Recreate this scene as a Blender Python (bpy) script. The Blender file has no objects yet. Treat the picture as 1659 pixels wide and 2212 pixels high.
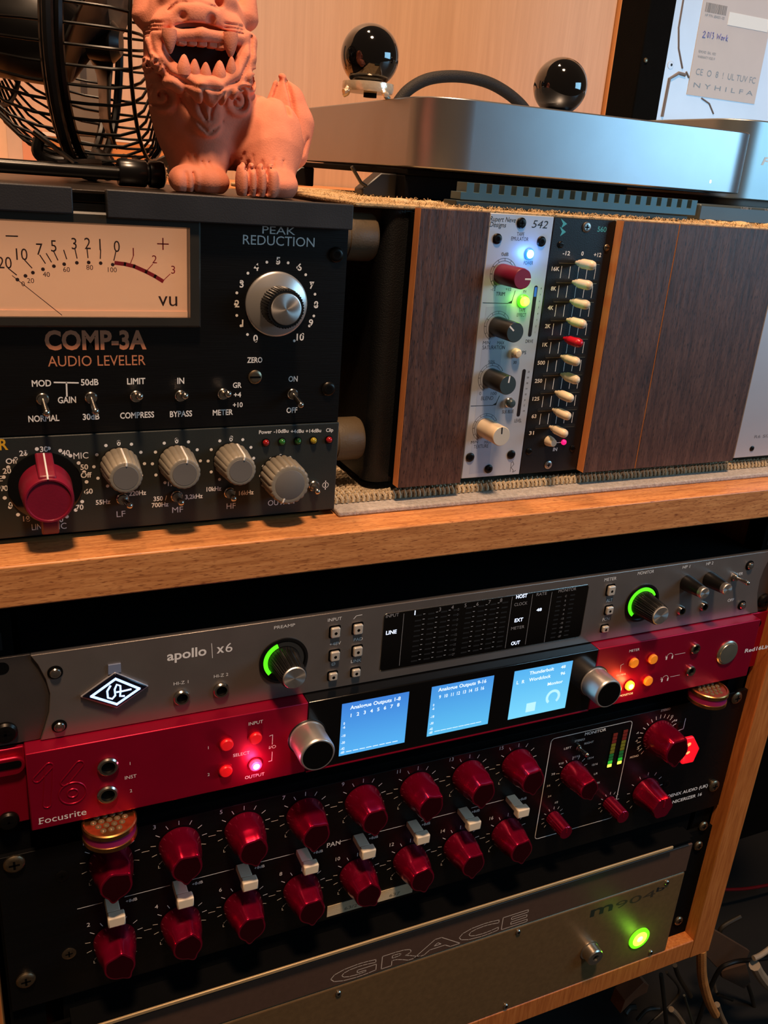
import bpy, bmesh, math, random
import numpy as np
from mathutils import Matrix, Vector

random.seed(7)
SC = bpy.context.scene
COL = SC.collection
MM = 0.001

# ------------------------------------------------------------------ camera
cam = bpy.data.cameras.new('camera')
cam.sensor_fit = 'HORIZONTAL'; cam.sensor_width = 36.0; cam.lens = 1891.57 * 36 / 1659
cam.clip_start = 0.01; cam.clip_end = 20
camo = bpy.data.objects.new('camera', cam); COL.objects.link(camo)
RIGHT = Vector((0.90932449, -0.40952681, 0.07359862))
DOWN = Vector((-0.08506144, -0.35611027, -0.93056436))
FWD = Vector((0.40730028, 0.83992456, -0.35865473))
camo.matrix_world = Matrix(((RIGHT.x, -DOWN.x, -FWD.x, 0), (RIGHT.y, -DOWN.y, -FWD.y, -0.359038),
                            (RIGHT.z, -DOWN.z, -FWD.z, 0.205221), (0, 0, 0, 1)))
SC.camera = camo

# ------------------------------------------------------------------ world, lamps, exposure
SC.view_settings.view_transform = 'Standard'
SC.view_settings.look = 'None'
SC.view_settings.exposure = 0.0
SC.view_settings.gamma = 1.0
SC.view_settings.use_curve_mapping = False
W = bpy.data.worlds.new('room_air'); SC.world = W; W.use_nodes = True
W.node_tree.nodes['Background'].inputs[0].default_value = (1.0, 0.70, 0.48, 1)
W.node_tree.nodes['Background'].inputs[1].default_value = 0.05

def area(name, loc, aim, sx, sy, power, col, shape='RECTANGLE'):
    l = bpy.data.lights.new(name, 'AREA'); l.shape = shape; l.size = sx; l.size_y = sy
    l.energy = power; l.color = col
    o = bpy.data.objects.new(name, l); COL.objects.link(o)
    o.location = loc
    o.rotation_euler = (Vector(aim) - Vector(loc)).to_track_quat('-Z', 'Y').to_euler()
    return o

WARM = (1.0, 0.64, 0.39)
for k, (lx, ly) in enumerate([(-0.02, 0.16), (0.06, 0.20), (0.02, 0.08)]):
    area('ceiling_bulb', (lx, ly, 1.75), (0.2, 0.1, 0.1), 0.05, 0.05, 5.5, WARM, 'DISK')
area('ceiling_lamp', (0.0, -0.62, 1.75), (0.2, 0.0, 0.1), 0.22, 0.22, 38, WARM, 'DISK')
area('computer_monitor_glow', (1.02, -0.52, 0.34), (0.30, 0.05, 0.22), 0.50, 0.30, 3.6, (0.34, 0.70, 1.0))

# ------------------------------------------------------------------ materials
def lin(c):
    c = c / 255.0
    return c / 12.92 if c <= 0.04045 else ((c + 0.055) / 1.055) ** 2.4
def rgb(c): return (lin(c[0]), lin(c[1]), lin(c[2]), 1)

_M = {}
def mat(name, c, rough=0.5, metal=0.0, emit=0.0, ecol=None, var=0.12, vs=60.0, bump=0.0, bs=900.0,
        stretch=(1, 1, 1), coat=0.0, spec=0.5, trans=0.0, alpha=1.0, sss=0.0):
    """Principled material with procedural colour variation and fine relief."""
    if name in _M: return _M[name]
    m = bpy.data.materials.new(name); m.use_nodes = True
    nt = m.node_tree; n = nt.nodes; L = nt.links
    b = n['Principled BSDF']
    tc = n.new('ShaderNodeTexCoord'); mp = n.new('ShaderNodeMapping')
    mp.inputs['Scale'].default_value = stretch
    L.new(tc.outputs['Object'], mp.inputs[0])
    if var > 0:
        no = n.new('ShaderNodeTexNoise'); no.inputs['Scale'].default_value = vs
        no.inputs['Detail'].default_value = 5
        L.new(mp.outputs[0], no.inputs[0])
        r = n.new('ShaderNodeValToRGB')
        k = rgb(c)
        r.color_ramp.elements[0].position = 0.3; r.color_ramp.elements[1].position = 0.7
        r.color_ramp.elements[0].color = tuple(max(0, x * (1 - var)) for x in k[:3]) + (1,)
        r.color_ramp.elements[1].color = tuple(min(1, x * (1 + var)) for x in k[:3]) + (1,)
        L.new(no.outputs[0], r.inputs[0]); L.new(r.outputs[0], b.inputs['Base Color'])
    else:
        b.inputs['Base Color'].default_value = rgb(c)
    b.inputs['Roughness'].default_value = rough
    b.inputs['Metallic'].default_value = metal
    b.inputs['Specular IOR Level'].default_value = spec
    b.inputs['Coat Weight'].default_value = coat
    b.inputs['Transmission Weight'].default_value = trans
    b.inputs['Alpha'].default_value = alpha
    if sss:
        b.inputs['Subsurface Weight'].default_value = sss
        b.inputs['Subsurface Radius'].default_value = (0.004, 0.002, 0.001)
    if emit > 0:
        b.inputs['Emission Color'].default_value = rgb(ecol or c)
        b.inputs['Emission Strength'].default_value = emit
    if bump > 0:
        n2 = n.new('ShaderNodeTexNoise'); n2.inputs['Scale'].default_value = bs; n2.inputs['Detail'].default_value = 3
        L.new(mp.outputs[0], n2.inputs[0])
        bp_ = n.new('ShaderNodeBump'); bp_.inputs['Strength'].default_value = bump
        bp_.inputs['Distance'].default_value = 0.0006
        L.new(n2.outputs[0], bp_.inputs['Height']); L.new(bp_.outputs[0], b.inputs['Normal'])
    _M[name] = m
    return m

def wood(name, stops, stretch, scale, rough=0.45, bump=0.3, dark=None, pores=0.0, pstretch=None):
    """Streaky wood: stretched noise through a colour ramp, with optional dark pores."""
    m = bpy.data.materials.new(name); m.use_nodes = True
    nt = m.node_tree; n = nt.nodes; L = nt.links; b = n['Principled BSDF']
    tc = n.new('ShaderNodeTexCoord'); mp = n.new('ShaderNodeMapping'); mp.inputs['Scale'].default_value = stretch
    L.new(tc.outputs['Object'], mp.inputs[0])
    no = n.new('ShaderNodeTexNoise'); no.inputs['Scale'].default_value = scale; no.inputs['Detail'].default_value = 6
    no.inputs['Roughness'].default_value = 0.62; no.inputs['Distortion'].default_value = 0.35
    L.new(mp.outputs[0], no.inputs[0])
    r = n.new('ShaderNodeValToRGB'); e = r.color_ramp.elements
    while len(e) < len(stops): e.new(0.5)
    for k, (p_, c) in enumerate(stops): e[k].position = p_; e[k].color = rgb(c)
    L.new(no.outputs[0], r.inputs[0])
    col = r.outputs[0]
    if pores > 0:
        mp2 = n.new('ShaderNodeMapping'); mp2.inputs['Scale'].default_value = pstretch or stretch
        L.new(tc.outputs['Object'], mp2.inputs[0])
        n3 = n.new('ShaderNodeTexNoise'); n3.inputs['Scale'].default_value = scale * 3.1; n3.inputs['Detail'].default_value = 2
        L.new(mp2.outputs[0], n3.inputs[0])
        r3 = n.new('ShaderNodeValToRGB'); r3.color_ramp.elements[0].position = 0.32; r3.color_ramp.elements[1].position = 0.44
        r3.color_ramp.elements[0].color = (1, 1, 1, 1); r3.color_ramp.elements[1].color = (0, 0, 0, 1)
        L.new(n3.outputs[0], r3.inputs[0])
        mul = n.new('ShaderNodeMath'); mul.operation = 'MULTIPLY'; mul.inputs[1].default_value = pores
        L.new(r3.outputs[0], mul.inputs[0])
        mx = n.new('ShaderNodeMix'); mx.data_type = 'RGBA'
        L.new(mul.outputs[0], mx.inputs[0]); L.new(col, mx.inputs[6]); mx.inputs[7].default_value = rgb(dark)
        col = mx.outputs[2]
    L.new(col, b.inputs['Base Color'])
    b.inputs['Roughness'].default_value = rough
    bp_ = n.new('ShaderNodeBump'); bp_.inputs['Strength'].default_value = bump; bp_.inputs['Distance'].default_value = 0.0005
    L.new(no.outputs[0], bp_.inputs['Height']); L.new(bp_.outputs[0], b.inputs['Normal'])
    _M[name] = m
    return m

shelf_wood = wood('oak_laminate', [(0.28, (158, 94, 50)), (0.44, (196, 128, 74)), (0.60, (214, 146, 88)), (0.78, (224, 158, 98))], (4, 60, 60), 9.0, 0.42, 0.12, (134, 74, 40), 0.85, (9, 70, 70))
side_wood = wood('oak_side', [(0.30, (160, 88, 38)), (0.50, (186, 108, 50)), (0.72, (202, 126, 64))], (60, 60, 4), 9.0, 0.45, 0.12)
walnut = wood('dark_veneer', [(0.28, (52, 33, 27)), (0.46, (76, 50, 41)), (0.62, (92, 63, 52)), (0.80, (106, 77, 64))], (48, 48, 6), 9.0, 0.48, 0.6, (22, 11, 7), 0.85, (80, 80, 12))
edge_wood = wood('raw_veneer_edge', [(0.3, (214, 130, 72)), (0.7, (236, 156, 92))], (40, 40, 6), 9.0, 0.6, 0.2)
blackpanel = mat('black_anodised', (6, 6, 7), 0.42, 0.0, var=0.3, vs=40, bump=0.12, bs=400, stretch=(0.3, 8, 8), spec=0.3)
comp_black = mat('black_brushed', (6, 6, 7), 0.34, 0.0, var=0.25, vs=30, bump=0.18, bs=300, stretch=(0.2, 9, 9), spec=0.5)
black = mat('black_plastic', (12, 11, 11), 0.38, var=0.2)
matteblack = mat('matte_black', (5, 5, 5), 0.85, var=0.2, bump=0.2, spec=0.08)
leatherette = mat('black_pebbled_vinyl', (17, 18, 19), 0.42, var=0.2, bump=0.5, bs=1600)
rubber = mat('brown_black_rubber', (84, 70, 50), 0.5, var=0.2, bump=0.2)
bracket_grey = mat('dark_grey_paint', (44, 44, 47), 0.55, 0.2, var=0.15, bump=0.15, bs=1500)
olive = mat('olive_grey_paint', (34, 39, 37), 0.5, 0.0, var=0.08, bump=0.08, bs=2000)
white = mat('white_print', (240, 238, 234), 0.6, var=0)
ink = mat('black_print', (24, 22, 26), 0.6, var=0)
copper = mat('copper_print', (205, 130, 92), 0.5, var=0)
yellow = mat('yellow_print', (220, 168, 40), 0.5, var=0)
redprint = mat('red_print', (196, 24, 44), 0.5, var=0)
brownink = mat('brown_print', (74, 40, 34), 0.6, var=0)
cyanprint = mat('cyan_print', (70, 168, 178), 0.5, var=0)
chrome = mat('polished_steel', (196, 190, 182), 0.22, 1.0, var=0.06)
steel = mat('brushed_steel', (168, 164, 158), 0.36, 1.0, var=0.1)
darksteel = mat('black_steel', (44, 42, 40), 0.34, 0.9, var=0.15)
nickel = mat('aged_nickel', (150, 134, 110), 0.38, 1.0, var=0.2, vs=500)
apollo_grey = mat('grey_bead_blasted_metal', (140, 133, 129), 0.36, 0.7, var=0.06, bump=0.06, bs=3000)
apollo_ear = mat('shaded_grey_metal', (86, 80, 77), 0.40, 0.6, var=0.06, bump=0.06, bs=3000)  # same grey metal, with the shading of the ends put into a darker colour
redano = mat('red_anodised', (176, 8, 52), 0.38, 0.65, var=0.06, bump=0.04, bs=2500)
redknob = mat('red_knob_anodised', (172, 8, 58), 0.22, 0.8, var=0.08, coat=.4)
darkred = mat('dark_red_cap', (70, 4, 18), 0.30, 0.7, var=0.08)
bordeaux = mat('bordeaux_plastic', (126, 18, 44), 0.40, var=0.1, bump=0.1)
greyknob = mat('warm_grey_plastic', (140, 132, 118), 0.42, var=0.06, bump=0.1)
greycap = mat('grey_knob_cap', (112, 108, 104), 0.45, var=0.04)
cream = mat('cream_plastic', (230, 208, 176), 0.4, var=0.05, sss=0.1)
whitecap = mat('ivory_switch_plastic', (232, 214, 186), 0.4, var=0.05)
silverpanel = mat('silver_grey_panel', (190, 196, 206), 0.45, 0.35, var=0.03)
silverband = mat('panel_tint_band', (168, 176, 192), 0.5, 0.2, var=0.03)
glassblack = mat('smoked_window', (6, 6, 7), 0.12, var=0, spec=0.6)
dimprint = mat('dim_grey_print', (52, 52, 54), 0.6, var=0)
greyprint = mat('grey_print', (150, 148, 150), 0.6, var=0)
def glow(name, c, s): return mat(name, c, 0.4, emit=s, ecol=c, var=0)
ledwhite = glow('lit_white', (214, 230, 255), 1.3)
ledgreen = glow('lit_green', (90, 255, 30), 1.0)
ledgreen2 = glow('lit_green_panel', (110, 235, 20), 1.0)
ledyellow = glow('lit_yellow_green', (236, 255, 90), 1.1)


def spun_mat():
    m = mat('spun_aluminium', (206, 204, 202), 0.34, 0.9, var=0.05, vs=900)
    nt = m.node_tree; b = nt.nodes['Principled BSDF']; t = nt.nodes.new('ShaderNodeTangent'); t.direction_type = 'RADIAL'; t.axis = 'Y'
    nt.links.new(t.outputs[0], b.inputs['Tangent']); b.inputs['Anisotropic'].default_value = 0.85
    return m
spun = spun_mat()
keym = mat('satin_key', (214, 204, 190), 0.35, 0.35, var=0.05)

# ------------------------------------------------------------------ geometry helpers (millimetres in, metres out)
class G:
    def __init__(s): s.v = []; s.f = []
    def add(s, vs, fs):
        o = len(s.v); s.v += [tuple(map(float, a)) for a in vs]; s.f += [tuple(i + o for i in f) for f in fs]
    def box(s, x0, x1, y0, y1, z0, z1):
        s.add([(x, y, z) for x in (x0, x1) for y in (y0, y1) for z in (z0, z1)],
              [(0, 1, 3, 2), (4, 6, 7, 5), (0, 4, 5, 1), (2, 3, 7, 6), (0, 2, 6, 4), (1, 5, 7, 3)])
        return s
    def prism(s, pts, y0, y1, flat=False):
        """outline in the x-z plane pushed from y0 to y1"""
        n = len(pts)
        if flat:
            s.add([(x, y0, z) for x, z in pts], [tuple(range(n))]); return s
        s.add([(x, y0, z) for x, z in pts] + [(x, y1, z) for x, z in pts],
              [tuple(range(n)), tuple(range(2 * n - 1, n - 1, -1))] + [(i, (i + 1) % n, n + (i + 1) % n, n + i) for i in range(n)])
        return s
    def prismz(s, pts, z0, z1):
        n = len(pts)
        s.add([(x, y, z0) for x, y in pts] + [(x, y, z1) for x, y in pts],
              [tuple(range(n)), tuple(range(2 * n - 1, n - 1, -1))] + [(i, (i + 1) % n, n + (i + 1) % n, n + i) for i in range(n)])
        return s
    def prismx(s, pts, x0, x1):
        """outline in the y-z plane pushed from x0 to x1"""
        n = len(pts)
        s.add([(x0, y, z) for y, z in pts] + [(x1, y, z) for y, z in pts],
              [tuple(range(n)), tuple(range(2 * n - 1, n - 1, -1))] + [(i, (i + 1) % n, n + (i + 1) % n, n + i) for i in range(n)])
        return s
    def lathe(s, cx, cz, yf, prof, seg=32, rf=None, cap=True):
        """turned shape on an axis along -y; prof = [(radius, distance out of the face)]"""
        n = seg; vs = []
        for r, d in prof:
            for k in range(n):
                a = 2 * math.pi * k / n
                q = r * (rf(a, d) if rf else 1)
                vs.append((cx + q * math.cos(a), yf - d, cz + q * math.sin(a)))
        fs = [(j * n + k, j * n + (k + 1) % n, (j + 1) * n + (k + 1) % n, (j + 1) * n + k) for j in range(len(prof) - 1) for k in range(n)]
        if cap: fs += [tuple(range(n)), tuple(range(len(vs) - 1, len(vs) - n - 1, -1))]
        s.add(vs, fs); return s
    def lathez(s, cx, cy, z0, prof, seg=32, rf=None):
        n = seg; vs = []
        for r, d in prof:
            for k in range(n):
                a = 2 * math.pi * k / n
                q = r * (rf(a, d) if rf else 1)
                vs.append((cx + q * math.cos(a), cy + q * math.sin(a), z0 + d))
        fs = [(j * n + k, j * n + (k + 1) % n, (j + 1) * n + (k + 1) % n, (j + 1) * n + k) for j in range(len(prof) - 1) for k in range(n)]
        fs += [tuple(range(n)), tuple(range(len(vs) - 1, len(vs) - n - 1, -1))]
        s.add(vs, fs); return s
    def rev(s, p0, axis, prof, seg=32):
        """turned shape on any axis"""
        ax = Vector(axis).normalized(); u = ax.orthogonal().normalized(); w = ax.cross(u); n = seg; vs = []
        for r, d in prof:
            for k in range(n):
                a = 2 * math.pi * k / n
                vs.append(tuple(Vector(p0) + ax * d + (u * math.cos(a) + w * math.sin(a)) * r))
        fs = [(j * n + k, j * n + (k + 1) % n, (j + 1) * n + (k + 1) % n, (j + 1) * n + k) for j in range(len(prof) - 1) for k in range(n)]
        fs += [tuple(range(n)), tuple(range(len(vs) - 1, len(vs) - n - 1, -1))]
        s.add(vs, fs); return s
    def ring(s, cx, cz, y0, y1, r0, r1, a0=0, a1=360, seg=48):
        """flat ring or arc of some thickness; angles anticlockwise from +x seen from the front"""
        full = abs(a1 - a0) >= 359.9; n = seg if full else seg + 1
        vs = []
        for y in (y0, y1):
            for r in (r0, r1):
                for k in range(n):
                    a = math.radians(a0 + (a1 - a0) * k / seg)
                    vs.append((cx + r * math.cos(a), y, cz + r * math.sin(a)))
        fs = []
        for k in range(seg):
            b = (k + 1) % n
            fs += [(k, b, n + b, n + k), (2 * n + k, 3 * n + k, 3 * n + b, 2 * n + b), (n + k, n + b, 3 * n + b, 3 * n + k), (k, 2 * n + k, 2 * n + b, b)]
        if not full:
            for k in (0, n - 1): fs.append((k, n + k, 3 * n + k, 2 * n + k))
        s.add(vs, fs); return s
    def tube(s, pts, r, seg=8, closed=False):
        P = [Vector(p) for p in pts]; N = len(P)
        R = r if isinstance(r, (list, tuple)) else [r] * N
        vs = []; up = None
        for i in range(N):
            a = P[(i - 1) % N] if (closed or i > 0) else P[i]; b = P[(i + 1) % N] if (closed or i < N - 1) else P[i]
            t = (b - a).normalized()
            if up is None: up = t.orthogonal().normalized()
            up = (up - t * up.dot(t))
            if up.length < 1e-6: up = t.orthogonal()
            up.normalize(); w = t.cross(up)
            for k in range(seg):
                an = 2 * math.pi * k / seg
                vs.append(tuple(P[i] + (up * math.cos(an) + w * math.sin(an)) * R[i]))
        fs = [(i * seg + k, i * seg + (k + 1) % seg, ((i + 1) % N) * seg + (k + 1) % seg, ((i + 1) % N) * seg + k)
              for i in range(N if closed else N - 1) for k in range(seg)]
        if not closed: fs += [tuple(range(seg - 1, -1, -1)), tuple(range((N - 1) * seg, N * seg))]
        s.add(vs, fs); return s
    def ball(s, c, r, seg=32, rings=16, sq=(1, 1, 1), zmin=-1):
        vs = []; fs = []
        for j in range(rings + 1):
            t = math.pi * j / rings
            for k in range(seg):
                a = 2 * math.pi * k / seg
                vs.append((c[0] + r * sq[0] * math.sin(t) * math.cos(a), c[1] + r * sq[1] * math.sin(t) * math.sin(a), c[2] + r * sq[2] * math.cos(t)))
        for j in range(rings):
            for k in range(seg):
                fs.append((j * seg + k, j * seg + (k + 1) % seg, (j + 1) * seg + (k + 1) % seg, (j + 1) * seg + k))
        s.add(vs, fs); return s
    def stroke(s, pts, y, w, closed=False):
        """flat printed line of width w"""
        P = [Vector((a, b)) for a, b in pts]; n = len(P)
        for i in range(n if closed else n - 1):
            a, b = P[i], P[(i + 1) % n]; d = (b - a)
            if d.length < 1e-6: continue
            d.normalize(); q = Vector((-d.y, d.x)) * w / 2; e = d * w / 2 * 0.6
            s.add([(a.x - e.x + q.x, y, a.y - e.y + q.y), (a.x - e.x - q.x, y, a.y - e.y - q.y), (b.x + e.x - q.x, y, b.y + e.y - q.y), (b.x + e.x + q.x, y, b.y + e.y + q.y)], [(0, 1, 2, 3)])
        return s
    def dot(s, x, z, y, r, seg=10):
        s.add([(x + r * math.cos(2 * math.pi * k / seg), y, z + r * math.sin(2 * math.pi * k / seg)) for k in range(seg)], [tuple(range(seg))]); return s
    def obj(s, name, m, parent=None, bevel=0.0, org=None, ang=35, kind=None, label=None, local=False, seg=2):
        loc = (0, 0, 0)
        if parent is not None and not local:
            q = parent
            while q.parent is not None: q = q.parent
            loc = q.get('_mm', (0, 0, 0))
        og = loc if org is None else org
        me = bpy.data.meshes.new(name)
        me.from_pydata([((a - og[0]) * MM, (b - og[1]) * MM, (c - og[2]) * MM) for a, b, c in s.v], [], s.f)
        bm = bmesh.new(); bm.from_mesh(me)
        bmesh.ops.remove_doubles(bm, verts=bm.verts, dist=1e-7)
        bmesh.ops.recalc_face_normals(bm, faces=bm.faces)
        bm.to_mesh(me); bm.free()
        for p_ in me.polygons: p_.use_smooth = True
        me.set_sharp_from_angle(angle=math.radians(ang))
        me.materials.append(m)
        o = bpy.data.objects.new(name, me); COL.objects.link(o)
        if parent is not None: o.parent = parent
        if org is not None: o.location = tuple((p_ - q_) * MM for p_, q_ in zip(org, loc))
        if bevel > 0:
            md = o.modifiers.new('edge', 'BEVEL'); md.width = bevel * MM; md.segments = seg; md.limit_method = 'ANGLE'; md.angle_limit = math.radians(40)
            md.harden_normals = False
        if kind: o['kind'] = kind
        if label: o['label'] = label
        return o

def thing(name, label, cat, loc=(0, 0, 0), rot=(0, 0, 0), group=None):
    o = bpy.data.objects.new(name, None); COL.objects.link(o)
    o.location = tuple(a * MM for a in loc); o.rotation_euler = rot
    o['_mm'] = loc; o['label'] = label; o['category'] = cat
    if group: o['group'] = group
    return o
def tag(o, label, cat, group=None):
    o['label'] = label; o['category'] = cat
    if group: o['group'] = group
    return o
def copy_tree(o, parent=None):
    c = o.copy(); COL.objects.link(c)
    c.parent = parent
    for ch in list(o.children): copy_tree(ch, c)
    return c

def rrect(x0, x1, z0, z1, r, n=6):
    pts = []
    for cx, cz, a0 in ((x1 - r, z1 - r, 0), (x0 + r, z1 - r, 90), (x0 + r, z0 + r, 180), (x1 - r, z0 + r, 270)):
        for k in range(n + 1):
            a = math.radians(a0 + 90 * k / n); pts.append((cx + r * math.cos(a), cz + r * math.sin(a)))
    return pts

# lettering: flat glyph faces from Blender's own built-in font
_gl = {}
def _raw(s_, bold):
    cu = bpy.data.curves.new('t', 'FONT'); cu.body = s_; cu.size = 1.0; cu.resolution_u = 3
    cu.offset = 0.02 if bold is True else float(bold)
    o = bpy.data.objects.new('t', cu)
    me = o.to_mesh()
    v = [tuple(q.co) for q in me.vertices]; f = [tuple(p_.vertices) for p_ in me.polygons]
    o.to_mesh_clear(); bpy.data.objects.remove(o); bpy.data.curves.remove(cu)
    return v, f
def _ext(s_, bold):
    v, f = _raw(s_, bold); xs = [q[0] for q in v]; return max(xs) - min(xs)
def glyph(c, bold):
    k = (c, bold)
    if k not in _gl:
        if c == ' ': _gl[k] = ([], [], 0.32)
        else:
            v, f = _raw(c, bold); adv = _ext('H' + c + 'H', bold) - _hh[bold]
            _gl[k] = (v, f, adv)
    return _gl[k]
_hh = {b: _ext('HH', b) for b in (False, True, .03, .035)}
def layout(s_, bold=False):
    V = []; F = []; x = 0
    for c in s_:
        v, f, a = glyph(c, bold); o = len(V)
        V += [(q[0] + x, q[1]) for q in v]; F += [tuple(i + o for i in g) for g in f]; x += a
    x0 = min(q[0] for q in V); x1 = max(q[0] for q in V)
    return [(q[0] - x0, q[1]) for q in V], F, x1 - x0
def txt(g, s_, x0, z0, x1, z1, y, h=None, bold=False, slant=0.0):
    """text fitted between x0 and x1 on its baseline; h = capital height"""
    V, F, w = layout(s_, bold)
    sx = (x1 - x0) / w; sz = sx if h is None else h / 0.70; zb = (z0 + z1) / 2
    g.add([(x0 + (a + slant * b) * sx, y, zb + b * sz) for a, b in V], F)
def txtc(g, s_, xc, zc, h, y, bold=False, wide=1.0):
    V, F, w = layout(s_, bold); s2 = h / 0.70
    g.add([(xc + (a - w / 2) * s2 * wide, y, zc - h / 2 + b * s2) for a, b in V], F)
def outline_txt(g, s_, x0, z0, x1, y, h, lw, bold=False):
    V, F, w = layout(s_, bold); sx = (x1 - x0) / w; sz = h / 0.70
    cnt = {}
    for f in F:
        for i in range(len(f)):
            e = tuple(sorted((f[i], f[(i + 1) % len(f)]))); cnt[e] = cnt.get(e, 0) + 1
    for (a, b), n in cnt.items():
        if n == 1: g.stroke([(x0 + V[a][0] * sx, z0 + V[a][1] * sz), (x0 + V[b][0] * sx, z0 + V[b][1] * sz)], y, lw)

# shared little fittings --------------------------------------------------------
def screw(parent, x, z, yf, r, m=None, kind='cross', h=1.2, sink=None):
    """round headed machine screw with a real recess"""
    m = m or darksteel
    g = G(); g.lathe(x, z, yf, [(r, 0), (r, h * 0.5), (r * 0.82, h * 0.9), (r * 0.6, h), (r * 0.45, h)], 20)
    s_ = g.obj('screw', m, parent)
    q = G()
    if kind == 'cross':
        for dx, dz in ((1, 0.22), (0.22, 1)):
            q.box(x - r * .5 * dx, x + r * .5 * dx, yf - h - 0.06, yf - h + 0.3, z - r * .5 * dz, z + r * .5 * dz)
    elif kind == 'slot':
        q.box(x - r * .8, x + r * .8, yf - h - 0.06, yf - h + 0.3, z - r * .14, z + r * .14)
    else:
        q.lathe(x, z, yf - h - 0.06, [(r * .46, 0), (r * .46, -0.4)], 6)
    q.obj('recess', matteblack, s_)
    return s_
def jack(parent, x, z, yf, r, m=None):
    g = G(); g.lathe(x, z, yf, [(r, 0), (r, 1.2), (r * .86, 1.9), (r * .66, 1.9), (r * .6, 0.4)], 28, cap=False)
    j = g.obj('jack_socket', m or chrome, parent)
    g = G(); g.lathe(x, z, yf, [(r * .64, 0.0), (r * .64, 0.25), (0.05, 0.25)], 20); g.obj('hole', matteblack, j)
    return j
def toggle(parent, x, z, yf, dx, dz, L=9.0, r=2.9, nm='toggle_switch'):
    g = G(); g.lathe(x, z, yf, [(r, 0), (r, 1.2), (r * .85, 1.6), (r * .8, 2.6), (r * .55, 2.6)], 6 * 4)
    t = g.obj(nm, chrome, parent)
    g = G(); p0 = (x, yf - 2, z); p1 = (x + dx, yf - 2 - L, z + dz)
    mid = tuple((a + b) / 2 for a, b in zip(p0, p1))
    g.tube([p0, mid, p1], [0.9, 1.2, 1.5], 12); g.ball(p1, 1.55, 14, 8)
    g.obj('lever', chrome, t)
    return t
def shell_box(parent, x0, x1, y0, y1, z0, z1, m=None, nm='chassis'):
    return G().box(x0, x1, y0, y1, z0, z1).obj(nm, m or matteblack, parent, bevel=0.6)


# ================================================================== setting
wallm = wood('pale_wall_board', [(0.3, (196, 164, 138)), (0.55, (206, 174, 147)), (0.75, (213, 182, 155))], (60, 60, 2.2), 3.2, 0.55, 0.06)
trimm = wood('tan_trim_board', [(0.3, (176, 120, 70)), (0.6, (192, 136, 84)), (0.8, (204, 150, 98))], (50, 50, 3), 4.0, 0.5, 0.1)
floorm = mat('dark_floor', (8, 6, 5), 0.7, var=0.4, vs=20)
def struct(o): o['kind'] = 'structure'; return o
struct(G().box(-700, 640, 500, 530, -620, 900).obj('wall_back', wallm))
struct(G().box(641.5, 668, 494, 530, -620, 900).obj('trim_1', trimm, bevel=1.0))
struct(G().box(669, 1500, 500, 530, -620, 900).obj('wall_right', wallm))
struct(G().box(-900, 1500, -900, 530, -640, -620).obj('floor', floorm))
added_desk = thing('desk', 'added black panel and top that keep the space behind and right of the rack dark', 'desk', (900, 300, -620))  # panel and top added to block light and keep this area dark
G().box(484, 1500, 300, 312, -619.5, 183.5).obj('back_panel', matteblack, added_desk)
G().box(664, 1500, 40, 498, 183.6, 190.4).obj('added_top', shelf_wood, added_desk)

# ================================================================== rack cabinet
cab = thing('rack_cabinet', 'orange oak laminate rack cabinet holding the stacked audio units under its shelf', 'cabinet', (225, 200, -343))
G().box(-140, 640, -9, 470, 28.5, 47.2).obj('top_board', shelf_wood, cab, bevel=0.8, label='thick wood-grained shelf board')
G().box(462.5, 482.5, -9, 460, -343, 28.4).obj('side_panel', side_wood, cab, bevel=0.8)
G().box(-36, -16, -9, 460, -343, 28.4).obj('side_panel', side_wood, cab, bevel=0.8)
G().box(-15.9, 462.4, -9, 460, -342.5, -324.5).obj('bottom_board', side_wood, cab, bevel=0.8)
G().box(-15.9, 462.4, 430, 440, -324, 28.3).obj('back_panel', matteblack, cab)
for x0, x1 in ((-15.5, 3.5), (444.5, 462)):
    r = G()
    r.box(x0, x0 + 2.2, 3.3, 30, -324, 28)if x0 < 0 else r.box(x1 - 2.2, x1, 3.3, 30, -324, 28)
    r.box(x0, x1, 3.3, 5.0, -324, 28)
    ro = r.obj('rack_rail', matteblack, cab)
    xc = (x0 + x1) / 2 + (1 if x0 < 0 else -1)
    for k in range(8):
        z = 22 - k * 14.8 * 1.0
        if z > 2: G().box(xc - 4.2, xc + 4.2, 2.9, 3.25, z - 4.2, z + 4.2).obj('square_hole', mat('hole_black', (4, 4, 4), 0.9, var=0), ro)

# dark network unit deep inside the top slot of the rack
sw = thing('network_unit', 'black unit recessed in the open top slot with tiny blue and green lights', 'network switch', (225, 120, 2))
G().box(6, 442, 120, 320, 1.5, 26).obj('case', matteblack, sw, bevel=0.5)
for px, pz, c in (( 368.45,-31.33 , 'b'), ( 384.59,-30.07 , 'b'), ( 435.65,-37.62 , 'b'), ( 447.21,-39.60 , 'b'), ( 446.78,-45.75 , 'b'), ( 435.53,-45.30 , 'b'), ( 458.48,-45.47 , 'b'), ( 342.91,-38.77 , 'g'), ( 364.07,-38.93 , 'b')):
    pz = min(max(pz, 3), 25)
    G().box(px - 1.0, px + 1.0, 119, 120.2, pz - 1.0, pz + 1.0).obj('status_light', glow('tiny_green', (80, 255, 60), 1.2) if c == 'g' else glow('tiny_blue', (10, 60, 130), 0.8), sw)

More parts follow.
